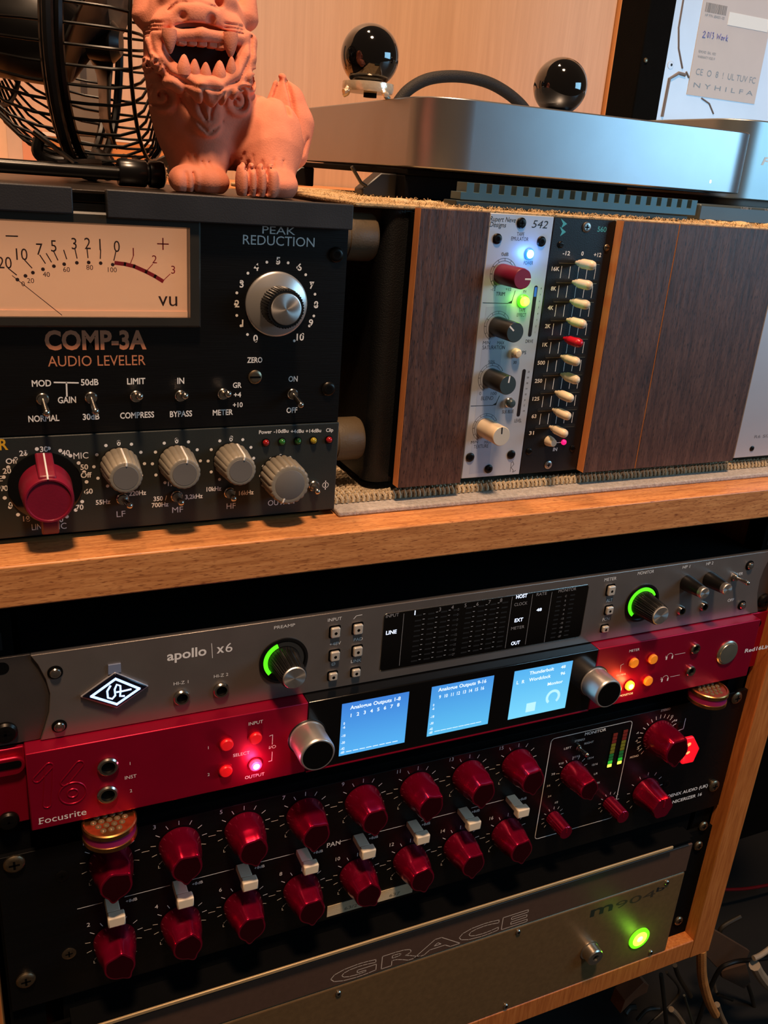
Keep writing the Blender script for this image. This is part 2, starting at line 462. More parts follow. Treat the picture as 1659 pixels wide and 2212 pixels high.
# ================================================================== grey audio interface
ap = thing('audio_interface', 'grey metal audio interface with glowing diamond badge and two green ringed knobs', 'audio interface', (225, 0, -44))
arcl = [(9.9, 0), (12.5, -5), (15.3, -13), (16.6, -20.5), (15.8, -30), (13.4, -38), (11.2, -44.2)]
arcr = [(452.0, -44.2), (449.8, -38), (447.2, -30), (446.4, -20.5), (447.6, -13), (450.4, -5), (452.8, 0)]
fp = G().prism([(a, b) for a, b in arcl[::-1]][::-1] + [(a, b) for a, b in arcr], 0, 3.0)
fp.obj('faceplate', apollo_grey, ap, bevel=0.35)
G().prism([(-11.5, 0)] + [(a + 0.05 - 0.1, b) for a, b in arcl] + [(-11.5, -44.2)], 1.3, 3.0).obj('rack_ear', apollo_ear, ap, bevel=0.2)
G().prism([(a + 0.05, b) for a, b in arcr] + [(461.8, 0), (461.8, -44.2)], 1.3, 3.0).obj('rack_ear', apollo_ear, ap, bevel=0.2)
shell_box(ap, 6, 442, 3.3, 330, -43.5, -1)
for a, b in (( 19.40,-9.95 ), ( 19.56,-38.11 ), ( 433.53,-8.04 ), ( 435.27,-36.54 )):
    g = G(); g.lathe(a, b, 0, [(3.3, 0.05), (3.3, 0.35), (2.7, 0.4)], 24); s_ = g.obj('screw', matteblack, ap)
    g = G(); g.lathe(a, b, -0.35, [(2.4, 0), (2.4, 0.9), (2.0, 1.4), (1.35, 1.4)], 24); g.obj('head', chrome, s_)
    g = G(); g.lathe(a, b, -1.75, [(1.5, 0.02), (1.5, 0.15), (1.1, 0.2)], 6); g.obj('hex_socket', steel, s_)
for x, z, mt in ((-2.9, -5, None), (-2.9, -37.2, None), (455.5, -36.7, None)):
    if z == -5: G().prism(rrect(x - 5.5, x + 4, z - 3, z + 3, 2.9), 1.2, 1.35).obj('slot', matteblack, ap)
    else: screw(ap, x, z, 1.2, 5.2, darksteel, 'cross', 2.6)
# glowing badge
g = G(); dm = [( 29.20,-24.06 ), ( 44.66,-13.92 ), ( 59.46,-24.11 ), ( 44.81,-33.19 )]
cx = sum(a for a, b in dm) / 4; cz = sum(b for a, b in dm) / 4
bd = g.prism(dm, -1.4, -0.02).obj('badge', mat('badge_rim', (176, 178, 190), 0.3, .5, var=0), ap, bevel=0.3, label='black diamond badge with a lit white outline and monogram')
G().prism([(cx + (a - cx) * .95, cz + .55 + (b - cz) * .93) for a, b in dm], -2.4, -1.3).obj('badge_face', mat('badge_black', (8, 12, 30), 0.2, coat=0.5, var=0), bd, bevel=.4)
cz += .6
def sc(k): return [(cx + (a - cx) * k, cz + (b - cz) * k) for a, b in dm]
badge_lit = glow('badge_light', (176, 206, 255), 1.5)
g = G(); g.stroke(sc(0.70), -2.46, 1.25, True); g.obj('lit_outline', badge_lit, bd)
g = G()
g.tube([(cx - 2.6, -2.5, cz + 4.3), (cx - 4.4, -2.5, cz + 1.0), (cx - 4.2, -2.5, cz - 3.4), (cx - 2.0, -2.5, cz - 4.6), (cx - 0.4, -2.5, cz - 2.6), (cx - 0.6, -2.5, cz + 1.4), (cx + 0.6, -2.5, cz + 4.4), (cx + 2.4, -2.5, cz + 3.2), (cx + 2.4, -2.5, cz - 0.2), (cx + 2.0, -2.5, cz - 3.6), (cx + 4.4, -2.5, cz - 4.0)], 0.55, 6)
g.tube([(cx + 0.2, -2.5, cz - 0.6), (cx + 3.4, -2.5, cz - 0.6), (cx + 8.0, -2.5, cz - 0.2)], 0.5, 6)
g.v = [(cx + (a - cx) * .86, b, cz + (c - cz) * .80) for a, b, c in g.v]; g.obj('lit_monogram', badge_lit, bd)
G().prism([( 41.91,-10.13 ), ( 47.38,-10.15 ), ( 47.44,-14.53 ), ( 41.73,-14.93 )], -0.9, -0.02).obj('badge_tab', mat('clear_tab', (120, 132, 160), 0.2, var=0, alpha=1), ap)
# brand words
g = G(); Y = -0.06
txt(g, 'apollo', 68.33,-12.75 , 86.79,-12.99 , Y, 4.9, True)
g.stroke([( 89.21,-7.14 ), ( 89.68,-15.01 )], Y, 0.28)
txt(g, 'x', 91.68,-12.83 , 95.27,-12.94 , Y, 4.9, True)
txt(g, '6', 95.95,-13.06 , 99.34,-13.13 , Y, 4.9)
for s_, a, b, c, d, h in (('PREAMP', 119.90,-4.30 , 130.55,-4.44 , 1.7), ('HI-Z 1', 71.15,-26.58 , 78.14,-26.90 , 1.7), ('HI-Z 2', 90.40,-26.14 , 97.43,-26.42 , 1.7),
    ('INPUT', 147.81,-4.52 , 155.27,-4.62 , 1.8), ('+48V', 149.56,-18.54 , 155.62,-18.75 , 1.8), ('PAD', 162.71,-18.04 , 167.62,-18.31 , 1.8), ('LINK', 162.00,-30.73 , 167.73,-30.92 , 1.8), ('\u00d8', 151.23,-30.44 , 153.27,-30.53 , 1.8),
    ('METER', 318.71,-4.48 , 327.39,-4.41 , 2.0), ('ALT', 322.92,-18.56 , 327.31,-18.58 , 2.0), ('FCN', 322.76,-31.10 , 327.83,-30.95 , 2.0), ('MONITOR', 342.83,-3.38 , 355.02,-3.40 , 2.0),
    ('HP 1', 377.25,-3.71 , 383.04,-3.49 , 2.0), ('HP 2', 396.02,-3.51 , 401.67,-3.56 , 2.0), ('POWER', 419.68,-14.38 , 429.38,-14.00 , 2.0), ('OFF', 421.78,-32.62 , 427.16,-32.06 , 2.0)):
    txt(g, s_, a, b, c, d, Y, h)
g.stroke([( 161.85,-5.10 ), ( 163.27,-3.46 ), ( 166.32,-3.39 )], Y, 0.35)
g.obj('lettering', white, ap)
for a, b in (( 74.79,-33.70 ), ( 93.84,-33.30 )): jack(ap, a, b, 0, 4.0)
for a, b in (( 383.10,-32.58 ), ( 401.52,-32.34 )): jack(ap, a, b, 0, 3.0)
# knobs with light rings
def light_knob(x, z, R, rb, rt, h, a0, a1):
    g = G(); g.ring(x, z, -0.9, 0.1, R - 1.3, R, seg=56); k = g.obj('knob', black, ap, label='black knurled knob with a silver cap inside a green light ring')
    g = G(); g.lathe(x, z, 0, [(R - 1.3, 0.05), (R - 1.3, 0.3), (0.1, 0.3)], 48); g.obj('dial_plate', glassblack, k)
    g = G(); g.ring(x, z, -0.75, -0.32, R - 4.3, R - 2.2, a0, a1, 48); g.obj('green_arc', ledgreen, k)
    if abs(a1 - a0) < 200:
        g = G(); g.ring(x, z, -0.7, -0.32, R - 4.3, R - 2.2, -40, min(a0, a1) - 2, 40); g.obj('unlit_arc', mat('unlit_arc', (44, 44, 42), 0.5, var=0), k)
    n = 36
    g = G(); g.lathe(x, z, 0, [(rb, 0.3), (rb, 2), (rb * .93, 4), (rt + .6, h - 2), (rt + .2, h - 1)], 144, rf=lambda a, d: 1 + (0.03 if math.sin(a * n) > 0 else -0.03) * (1 if d > 1 else 0)); g.obj('grip', black, k, ang=50)
    g = G(); g.lathe(x, z, 0, [(rt, h - 1.2), (rt, h - .5), (rt * .93, h), (rt * .6, h + .02), (0.05, h + .04)], 40); g.obj('cap', spun, k, org=(x, 0, z))
light_knob(125.3, -22.6, 12.6, 8.0, 5.9, 17.5, 110, 222)
light_knob(350.2, -22.7, 12.4, 8.0, 5.8, 17.5, 25, 232)
for x, z in ((382.8, -13.4), (401.0, -13.3)):
    g = G(); g.lathe(x, z, 0, [(5.0, 0), (5.0, 3), (4.2, 10), (3.8, 13)], 40, rf=lambda a, d: 1 + 0.02 * math.sin(a * 20)); k = g.obj('headphone_knob', black, ap)
    g = G(); g.lathe(x, z, 0, [(3.7, 12.5), (3.7, 15.2), (3.4, 15.9), (0.05, 16)], 28); g.obj('cap', spun, k, org=(x, 0, z))
toggle(ap, 422.5, -14.5, 0, 2.2, -0.6, 7, 2.6)
for a, b, w, h in ( ( 151.88,-10.68 , 5.4, 6.2), ( 152.41,-24.40 , 5.4, 6.0), ( 152.07,-36.35 , 5.0, 4.9), ( 164.27,-10.78 , 5.4, 6.2), ( 164.90,-23.84 , 5.4, 6.0), ( 164.85,-36.50 , 5.0, 5.0), ( 324.31,-10.60 , 5.4, 6.6), ( 325.69,-23.84 , 5.2, 5.6), ( 325.14,-36.12 , 5.0, 4.6)):
    z0 = b
    k = G().prism(rrect(a - w / 2 - .5, a + w / 2 + .5, z0 - h / 2 - .4, z0 + h / 2 + .4, 1.2), -0.1, 0.1).obj('push_button', matteblack, ap)
    G().prism(rrect(a - w / 2 + .25, a + w / 2 - .25, z0 - h / 2 + .3, z0 + h / 2 - .3, 0.9), -2.0, -0.1).obj('key', keym, k, bevel=0.5)
    G().lathe(a, z0 - .2, -2.0, [(0.85, 0.02), (0.7, 0.1)], 12).obj('dimple', darksteel, k)
# display window
dsp = [( 178.27,-4.38 ), ( 307.65,-5.10 ), ( 309.25,-39.36 ), ( 178.66,-39.19 )]
dx0 = (dsp[0][0] + dsp[3][0]) / 2; dx1 = (dsp[1][0] + dsp[2][0]) / 2; dz1 = (dsp[0][1] + dsp[1][1]) / 2; dz0 = (dsp[2][1] + dsp[3][1]) / 2
win = G().prism(rrect(dx0, dx1, dz0, dz1, 2.2), -0.15, 0.1).obj('display_window', chrome, ap, bevel=0.1, label='smoked window with level meters and lit white words')
G().prism(rrect(dx0 + .5, dx1 - .5, dz0 + .6, dz1 - .4, 1.9), -0.25, 0.05).obj('glass', glassblack, win)
g = G(); Y = -0.32
for a, b, c, d in (( 190.04,-6.13 , 190.12,-37.17 ), ( 255.87,-5.61 , 256.51,-37.71 ), ( 269.24,-5.92 , 269.90,-37.57 ), ( 282.20,-6.22 , 282.96,-38.23 )):
    g.stroke([((a + c) / 2, b), ((a + c) / 2, d)], Y, 0.22)
for s_, a, b, c, d, h in (('INPUT', 179.81,-7.18 , 187.19,-7.05 , 1.9), ('CLOCK', 258.27,-11.66 , 266.79,-11.74 , 1.9), ('METER', 258.39,-26.78 , 267.14,-26.60 , 1.9), ('RATE', 272.23,-7.31 , 279.05,-7.38 , 1.9), ('MONITOR', 287.03,-7.26 , 299.14,-7.20 , 1.9)):
    txt(g, s_, a, b, c, d, Y, h)
for s_, a, b in (('3', 211.33,-6.70 ), ('4', 218.85,-6.53 ), ('5', 226.78,-6.56 ), ('6', 234.27,-6.80 ), ('7', 241.81,-6.64 ), ('8', 249.17,-6.66 )):
    txtc(g, s_, a, b, 2.2, Y)
sx, sz = 222.46,-8.44 ; ex, ez = 223.70,-35.92 ; mx, mz = 292.78,-10.15 ; nx, nz = 293.44,-36.15 
for i, s_ in enumerate(('C', '0', '-3', '-6', '-9', '-12', '-15', '-18', '-21', '-27')):
    t = i / 9
    txtc(g, s_, sx, sz + (ez - sz) * t, 1.2, Y); txtc(g, s_, mx, mz + (nz - mz) * t, 1.2, Y)
g.obj('window_print', greyprint, win)
g = G(); tk = G()
cols = [ 198.75,-9.88 , 206.14,-9.90 , 213.63,-9.91 , 221.22,-9.93 , 228.62,-9.90 , 236.41,-9.92 , 244.01,-9.89 , 252.01,-9.91 ][::2]
for c_ in cols + [cols[-1] + 6.0]: pass
for j in range(10):
    z = sz + (ez - sz) * j / 9
    for c_ in range(8):
        x = cols[0] + (cols[7] - cols[0]) * c_ / 7
        g.box(x - 1.9, x + 1.9, Y - .02, Y, z - .42, z + .42)
        if c_ != 3 and c_ < 7: tk.box(x + 2.7, x + 3.9, Y - .02, Y, z + .25, z + .5)
    z = mz + (nz - mz) * j / 9
    for dx in (-4.6, 4.6): g.box(mx + dx - 1.6, mx + dx + 1.6, Y - .02, Y, z - .4, z + .4)
g.obj('unlit_meter_segments', mat('unlit_segment', (24, 24, 25), 0.6, var=0), win, kind='stuff')
tk.obj('meter_tick_marks', mat('meter_tick', (190, 196, 205), 0.6, var=0), win, kind='stuff')
g = G()
for s_, a, b, c, d, h in (('LINE', 180.62,-17.17 , 186.73,-17.06 , 2.2), ('HOST', 258.80,-7.16 , 266.05,-7.03 , 2.2), ('EXT', 259.97,-22.05 , 265.51,-21.88 , 2.2), ('OUT', 259.85,-36.70 , 265.70,-36.57 , 2.2), ('48', 273.82,-17.12 , 277.28,-17.34 , 1.8)):
    txt(g, s_, a, b, c, d, Y, h, True)
txtc(g, '1', 196.53,-6.55 , 2.6, Y, True)
g.obj('lit_words', glow('lit_blue_white', (206, 222, 255), 1.5), win)

# ================================================================== red interface
fo = thing('red_audio_interface', 'red anodised audio interface with three glowing blue screens and two big silver knobs', 'audio interface', (225, 0, -88))
FY = -8.0
zt = -44.6; zb = -86.8
G().box(4.2, 136.6, FY, 3, zb, zt).obj('front_panel', redano, fo, bevel=0.5)
G().box(317.2, 446.6, FY, 3, zb, zt).obj('front_panel', redano, fo, bevel=0.5)
G().box(-11.5, 4.1, 0, 3, zb, zt - 1).obj('rack_ear', redano, fo, bevel=0.6)
G().box(446.7, 461.8, 0, 3, zb, zt).obj('rack_ear', redano, fo, bevel=0.6)
shell_box(fo, 6, 442, 3.3, 330, -86, -45.5)
G().box(136.7, 317.1, FY, 3, zb, zt).obj('screen_bezel', mat('gloss_black_bezel', (9, 9, 10), 0.16, var=0, coat=0.4), fo, bevel=0.5, label='glossy black bezel around the three screens')
G().box(137, 317, FY - 0.5, FY + .1, zb - 0.1, zb + 0.5).obj('lower_lip', redano, fo)
# ear slots
for x0, x1, a, b in ((-12, 2.6, -4.44,-53.56 ),):
    e = G().prism(rrect(x0 - 1, x1 + 1.6, b - 5.2, b + 4.4, 4.4), -2.2, 0).obj('slot_collar', redano, fo, bevel=0.7)
    G().prism(rrect(x0, x1, b - 1.2, b + 2.6, 1.8), -2.5, -2.15).obj('slot', matteblack, e)
screw(fo, -5.0, -84, 0, 4.6, darksteel, 'cross', 2.5)
G().lathe(454.0, -53.0, 0, [(3.2, 0), (3.2, 0.4), (2.4, 0.5)], 20).obj('ear_hole', matteblack, fo)
# engraved numerals 16 as raised rims
g = G()
def cap_loop(pts, r, w, y):
    """outline of a thick stroke as a thin raised rim"""
    P = [Vector(q) for q in pts]; left = []; right = []
    for i, q in enumerate(P):
        t = (P[min(i + 1, len(P) - 1)] - P[max(i - 1, 0)]).normalized(); nrm = Vector((-t.y, t.x))
        left.append(q + nrm * r); right.append(q - nrm * r)
    def arc(c, a_from, n=7):
        return [c + Vector((math.cos(a_from - math.pi * k / n), math.sin(a_from - math.pi * k / n))) * r for k in range(1, n)]
    t1 = (P[-1] - P[-2]).normalized(); t0 = (P[1] - P[0]).normalized()
    loop = left + arc(P[-1], math.atan2(t1.x, -t1.y)) + right[::-1] + arc(P[0], math.atan2(-t0.x, t0.y))
    g.tube([(q.x, y, q.y) for q in loop], w, 6, True)
p1 = [( 13.68,-52.94 ), ( 12.81,-64.15 ), ( 11.65,-73.66 )]
cap_loop(p1, 1.7, 0.32, FY)
cap_loop([( 13.68,-52.94 ), ( 8.27,-58.65 )], 1.7, 0.32, FY)
c6 = ( 22.85,-70.15 )
cap_loop([( 26.62,-55.10 ), ( 19.79,-63.38 )], 1.8, 0.32, FY)
g.tube([(c6[0] + 5.9 * math.cos(a), FY, c6[1] + 5.9 * math.sin(a)) for a in np.linspace(0, 2 * math.pi, 36, endpoint=False)], 0.36, 6, True)
g.tube([(c6[0] + 2.3 * math.cos(a), FY, c6[1] + 2.3 * math.sin(a)) for a in np.linspace(0, 2 * math.pi, 24, endpoint=False)], 0.36, 6, True)
g.obj('embossed_numerals', redano, fo, label='embossed number 16')
g = G(); Y = FY - 0.06
txt(g, 'Focusrite', 7.65,-83.83 , 28.32,-83.82 , Y, 3.6)
# serifs on the maker's name
fx, fz = 7.65,-83.83 
for dx in (0.2,): g.box(fx - .35, fx + 1.5, Y - .01, Y, fz + .15, fz + .45)
for s_, a, b, c, d, h in (('INST', 46.27,-68.86 , 51.59,-68.36 , 1.9), ('INPUT', 105.75,-51.65 , 113.05,-51.35 , 1.9), ('SELECT', 98.18,-68.46 , 106.54,-68.11 , 1.8), ('OUTPUT', 104.43,-83.44 , 114.57,-83.16 , 1.9), ('I/O', 116.60,-68.39 , 120.21,-67.28 , 1.8),
    ('METER', 340.52,-50.67 , 348.26,-50.72 , 1.7), ('Red16Line', 439.01,-68.31 , 463.69,-67.64 , 2.8), ('GLOBAL', 334.08,-66.19 , 341.46,-66.27 , 1.2), ('MONITOR', 339.53,-81.99 , 350.20,-81.78 , 1.5)):
    txt(g, s_, a, b, c, d, Y, h, bold=(s_ == 'Red16Line'))
for s_, a, b in (('1', 48.86,-60.02 ), ('2', 48.82,-75.67 ), ('1', 85.81,-59.81 ), ('2', 85.95,-75.67 ), ('1', 370.77,-59.15 ), ('2', 370.84,-74.74 )): txtc(g, s_, a, b, 1.7, Y)
g.stroke([( 116.62,-60.07 ), ( 118.29,-59.62 ), ( 118.21,-65.42 )], Y, .28)
g.stroke([( 118.34,-69.92 ), ( 118.25,-75.26 ), ( 116.55,-75.41 )], Y, .28)
for q in (( 373.97,-58.72 ), ( 374.17,-74.70 )):
    g.stroke([(q[0] + 2.4 * math.cos(a), q[1] - .8 + 2.4 * math.sin(a)) for a in np.linspace(-.5, math.pi + .5, 14)], Y, .3)
    for sgn in (-1, 1): g.box(q[0] + sgn * 2.3 - .5, q[0] + sgn * 2.3 + .5, Y - .01, Y, q[1] - 2.6, q[1] - .4)
g.stroke([( 378.06,-58.77 ), ( 386.30,-58.88 )], Y, .25)
g.stroke([( 378.30,-74.80 ), ( 385.84,-74.86 )], Y, .25)
g.stroke([( 336.71,-63.77 ), ( 336.00,-58.81 ), ( 337.96,-58.20 )], Y, .25)
g.obj('lettering', white, fo)
for a, b in (( 38.88,-58.88 ), ( 38.08,-74.44 )): jack(fo, a, b, FY, 4.8)
for a, b in (( 393.31,-56.76 ), ( 393.71,-72.93 )): jack(fo, a, b, FY, 3.6)
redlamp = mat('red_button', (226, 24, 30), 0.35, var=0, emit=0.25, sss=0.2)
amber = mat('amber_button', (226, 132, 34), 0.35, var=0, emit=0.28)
for a, b, k in (( 94.72,-59.45 , 'r'), ( 109.19,-58.94 , 'r'), ( 94.40,-75.01 , 'r'), ( 109.54,-75.11 , 'R'), ( 344.98,-58.17 , 'a'), ( 359.61,-58.17 , 'a'), ( 345.31,-74.20 , 'A'), ( 359.42,-73.58 , 'a')):
    g = G(); g.ring(a, b, FY - 0.5, FY + .1, 3.2, 3.8, seg=28); o_ = g.obj('round_button', redano, fo, label={'R': 'brightly lit pink button', 'A': 'brightly lit amber button'}.get(k))
    g = G(); g.lathe(a, b, FY, [(3.2, 0), (3.2, 1.6), (2.7, 2.2), (0.1, 2.4)], 28)
    g.obj('button_cap', {'r': redlamp, 'a': amber, 'R': glow('lit_pink', (255, 60, 110), 1.6), 'A': glow('lit_amber', (255, 170, 40), 1.5)}[k], o_)
    if k in 'RA': G().lathe(a, b, FY - 2.45, [(1.7, 0), (0.1, 0.05)], 20).obj('hot_spot', glow('lit_core', (255, 226, 190) if k == 'A' else (255, 200, 225), 1.6), o_)
for nm, s_ in (('pink', 'R'), ('amber', 'A')):
    l = bpy.data.lights.new(nm + '_button_light', 'POINT'); l.energy = 0.012; l.shadow_soft_size = 0.002; l.color = (1, .15, .3) if s_ == 'R' else (1, .5, .1)
    lo = bpy.data.objects.new(nm + '_button_light', l); COL.objects.link(lo)
    a, b = (( 109.54,-75.11 ) if s_ == 'R' else ( 345.31,-74.20 )); lo.location = (a * MM, -0.0145, b * MM)
# screens
def screen(x0, x1, z0, z1, c0, c1):
    m = bpy.data.materials.new('lit_screen'); m.use_nodes = True; nt = m.node_tree; b = nt.nodes['Principled BSDF']
    tc = nt.nodes.new('ShaderNodeTexCoord'); sp = nt.nodes.new('ShaderNodeSeparateXYZ'); r = nt.nodes.new('ShaderNodeValToRGB')
    nt.links.new(tc.outputs['Generated'], sp.inputs[0]); nt.links.new(sp.outputs['Z'], r.inputs[0])
    r.color_ramp.elements[0].color = rgb(c0); r.color_ramp.elements[1].color = rgb(c1)
    nt.links.new(r.outputs[0], b.inputs['Emission Color']); b.inputs['Emission Strength'].default_value = 1.05
    b.inputs['Base Color'].default_value = (.01, .01, .01, 1)
    return G().box(x0, x1, FY - 0.12, FY + 0.05, z0, z1).obj('screen', m, fo, label='glowing blue screen')
q = [( 154.55,-49.38 ), ( 193.30,-49.10 ), ( 193.60,-81.19 ), ( 155.58,-81.65 )]
s1 = screen((q[0][0] + q[3][0]) / 2, (q[1][0] + q[2][0]) / 2, (q[2][1] + q[3][1]) / 2, (q[0][1] + q[1][1]) / 2, (84, 176, 240), (58, 126, 214))
q = [( 206.84,-49.13 ), ( 245.50,-49.02 ), ( 246.48,-80.59 ), ( 207.19,-81.11 )]
s2 = screen((q[0][0] + q[3][0]) / 2, (q[1][0] + q[2][0]) / 2, (q[2][1] + q[3][1]) / 2, (q[0][1] + q[1][1]) / 2, (92, 190, 240), (66, 144, 222))
q = [( 259.22,-48.87 ), ( 298.03,-49.19 ), ( 300.38,-81.06 ), ( 259.55,-81.22 )]
s3 = screen((q[0][0] + q[3][0]) / 2, (q[1][0] + q[2][0]) / 2, (q[2][1] + q[3][1]) / 2, (q[0][1] + q[1][1]) / 2, (120, 214, 250), (84, 176, 238))
scrtxt = glow('screen_white', (214, 232, 250), 1.0); Y = FY - 0.2
g = G(); txt(g, 'Analogue Outputs 1-8', 159.71,-53.81 , 188.57,-52.90 , Y, 2.2, True)
for i in range(8):
    a, b = 160.46,-57.36 ; c, d = 187.52,-56.43 
    txtc(g, str(i + 1), a + (c - a) * i / 7, b + (d - b) * i / 7 + .3, 2.1, Y, True)
a, b = 156.30,-61.30 ; c, d = 156.61,-79.26 
for t, s_ in ((0, '0'), (.13, '-6'), (.42, '-18'), (.66, '-30'), (.87, '-42'), (1, '-60')): txtc(g, s_, a + .6, b + (d - b) * t, 1.5, Y, True, 0.8)
a, b = 158.73,-79.46 ; c, d = 189.52,-79.21 
for i in range(8): g.box(a + (c - a) * i / 8 + .3, a + (c - a) * (i + .82) / 8 + .3, Y - .01, Y, b - .15, b + .25)
g.obj('screen_text', scrtxt, s1)
g = G(); txt(g, 'Analogue Outputs 9-16', 211.06,-53.03 , 241.18,-52.38 , Y, 2.2, True)
for i in range(8):
    a, b = 212.58,-56.56 ; c, d = 239.30,-56.20 
    txtc(g, str(i + 9), a + (c - a) * i / 7, b + (d - b) * i / 7 + .3, 2.1, Y, True, .8)
a, b = 208.78,-60.79 ; c, d = 209.21,-78.53 
for t, s_ in ((0, '0'), (.13, '-6'), (.42, '-18'), (.66, '-30'), (.87, '-42'), (1, '-60')): txtc(g, s_, a + .4, b + (d - b) * t, 1.5, Y, True, 0.8)
a, b = 211.50,-78.44 ; c, d = 241.70,-78.93 
for i in range(8): g.box(a + (c - a) * i / 8, a + (c - a) * (i + .9) / 8, Y - .01, Y, b - .15, b + .2)
g.obj('screen_text', scrtxt, s2)
g = G(); txt(g, 'Thunderbolt', 269.67,-53.23 , 286.40,-52.95 , Y, 2.2, True); txt(g, 'Wordclock', 270.04,-57.57 , 284.95,-57.62 , Y, 2.2, True)
txt(g, '48', 291.22,-52.90 , 294.46,-52.88 , Y, 1.9, True); txt(g, '96', 291.68,-57.33 , 294.93,-57.31 , Y, 1.9, True)
txtc(g, 'L', 262.44,-56.73 , 2.2, Y, True); txtc(g, 'R', 266.18,-56.84 , 2.2, Y, True)
txt(g, 'Monitor', 283.61,-62.95 , 294.28,-62.81 , Y, 2.0, True)
g.obj('screen_text', scrtxt, s3)
pale = glow('screen_pale', (166, 218, 246), 1.0)
g = G(); g.ring( 288.95,-71.54 , Y - .02, Y, 3.3, 5.0, -50, 230, 30); g.obj('dial_graphic', pale, s3)
a, b = 274.14,-75.48 ; G().box(a - 3.2, a + 3.2, Y - .02, Y, b - 3, b + 3).obj('square_graphic', pale, s3)
# two big knobs
def big_knob(x, z, r, h):
    g = G(); g.lathe(x, z, FY, [(r + .4, 0), (r + .4, 0.6), (r, 0.7), (r, h - 1.4), (r - .2, h - .5), (r - .7, h), (r - 1.3, h)], 72)
    k = g.obj('volume_knob', mat('satin_aluminium', (206, 200, 196), 0.36, .8, var=0.04), fo, label='big silver knob with a black face')
    g = G(); g.lathe(x, z, FY, [(r - 1.25, h - 1), (r - 1.3, h + .04), (0.1, h + .05)], 56); g.obj('black_face', mat('gloss_black_face', (6, 6, 7), 0.18, var=0), k)
    g = G(); g.lathe(x, z, FY, [(r + 1.1, 0), (r + .9, .25), (r + .3, .3)], 56); g.obj('collar', black, k)
big_knob(136.8, -65.2, 9.3, 16.0)
big_knob(317.6, -66.6, 9.3, 14.5)
# power button
a, b = 422.78,-64.95 
g = G(); g.lathe(a, b, FY, [(8.6, 0), (8.6, .5), (7.9, 1.2), (7.2, 1.2), (7.0, 1.6), (0.1, 1.9)], 48); g.obj('power_button', mat('silver_button', (178, 176, 160), 0.34, 0.9, var=0.1), fo, label='large round silver power button')

# ================================================================== gold rimmed isolator feet under the red interface
goldm = mat('brushed_brass', (196, 144, 84), 0.32, 1.0, var=0.15, vs=400)
for (px, pz, lab) in (( 38.24,-94.27 , 'gold rimmed round isolator foot with studded top below the maker name'), ( 413.04,-96.44 , 'gold rimmed round isolator foot below the silver power button')):
    t = thing('isolator_foot', lab, 'isolator foot', (px, -9, -98.4), group='isolator feet between the red interface and the mixer')
    g = G(); g.lathez(px, -9, -98.4, [(11.6, 0.2), (12.6, 0.8), (12.6, 3.0), (12.1, 3.2)], 56); g.obj('lower_rim', goldm, t)
    g = G(); g.lathez(px, -9, -98.4, [(12.15, 3.2), (12.15, 7.2)], 56); bnd = g.obj('magenta_band', mat('magenta_band', (150, 30, 90), 0.4, var=.1), t)
    g = G(); g.lathez(px, -9, -98.4, [(12.1, 7.2), (12.6, 7.4), (12.6, 9.6), (12.0, 10.1), (11.2, 10.1), (11.0, 9.4), (0.1, 9.4)], 56); g.obj('upper_rim', goldm, t)
    g = G()
    for i in range(-4, 5):
        for j in range(-4, 5):
            x = i * 3.6 + (j % 2) * 1.8; y = j * 3.3
            if x * x + y * y < 88: g.ball((px + x, -9 + y, -89.0), 1.5, 12, 6, (1, 1, .5))
    g.obj('rubber_studs', mat('clear_studs', (120, 100, 74), 0.2, 0.3, var=.1), t, kind='stuff')

# ================================================================== black summing mixer with red knobs
ph = thing('summing_mixer', 'black summing mixer with two rows of dark red knobs and white buttons', 'mixer', (225, 0, -203))
G().box(-12, 461.8, 0, 3, -203, -105.2).obj('front_panel', blackpanel, ph, bevel=0.25)
shell_box(ph, 6, 442, 3.3, 300, -200, -102.2)
def wing(x, z, yf, R0, R1, h, ang, m=redknob, parent=None, nm='pan_knob', amp=.34):
    def rf(a, d):
        t = min(1, max(0, (d - 6.0) / 8.0))
        v = 0
        for a2, w_, k_ in ((ang, .24, amp), (ang + 2.5, .26, amp * .55), (ang + 3.6, .3, amp * .3)):
            da = (a - a2 + math.pi) % (2 * math.pi) - math.pi; v += k_ * math.exp(-(da / w_) ** 2)
        return 1 + t * v
    g = G(); g.lathe(x, z, yf, [(R0, .4), (R0, 1.4), (R0 * .99, 3.5), (R0 * .965, 5.5), (R0 * .94, 7.5), (R0 * .90, 9.8), (R0 * .85, 12.2), (R1 * 1.05, 14.6), (R1 * 1.02, h - .8), (R1 * .98, h - .15), (R1 * .92, h)], 72, rf)
    k = g.obj(nm, m, parent or ph, ang=30)
    g = G(); g.lathe(x, z, yf, [(R1 * .88, h - .3), (R1 * .87, h + .03), (0.05, h + .05)], 48, rf); g.obj('knob_face', darkred, k)
    return k
Y = -0.06
pr = G()
def ticks(g, x, z, r0, r1, n, a0, a1, w=.34):
    for i in range(n):
        a = math.radians(90 - (a0 + (a1 - a0) * i / (n - 1)))
        g.stroke([(x + r0 * math.cos(a), z + r0 * math.sin(a)), (x + r1 * math.cos(a), z + r1 * math.sin(a))], Y, w)
KX = [38.9 + 33.9 * k for k in range(8)]
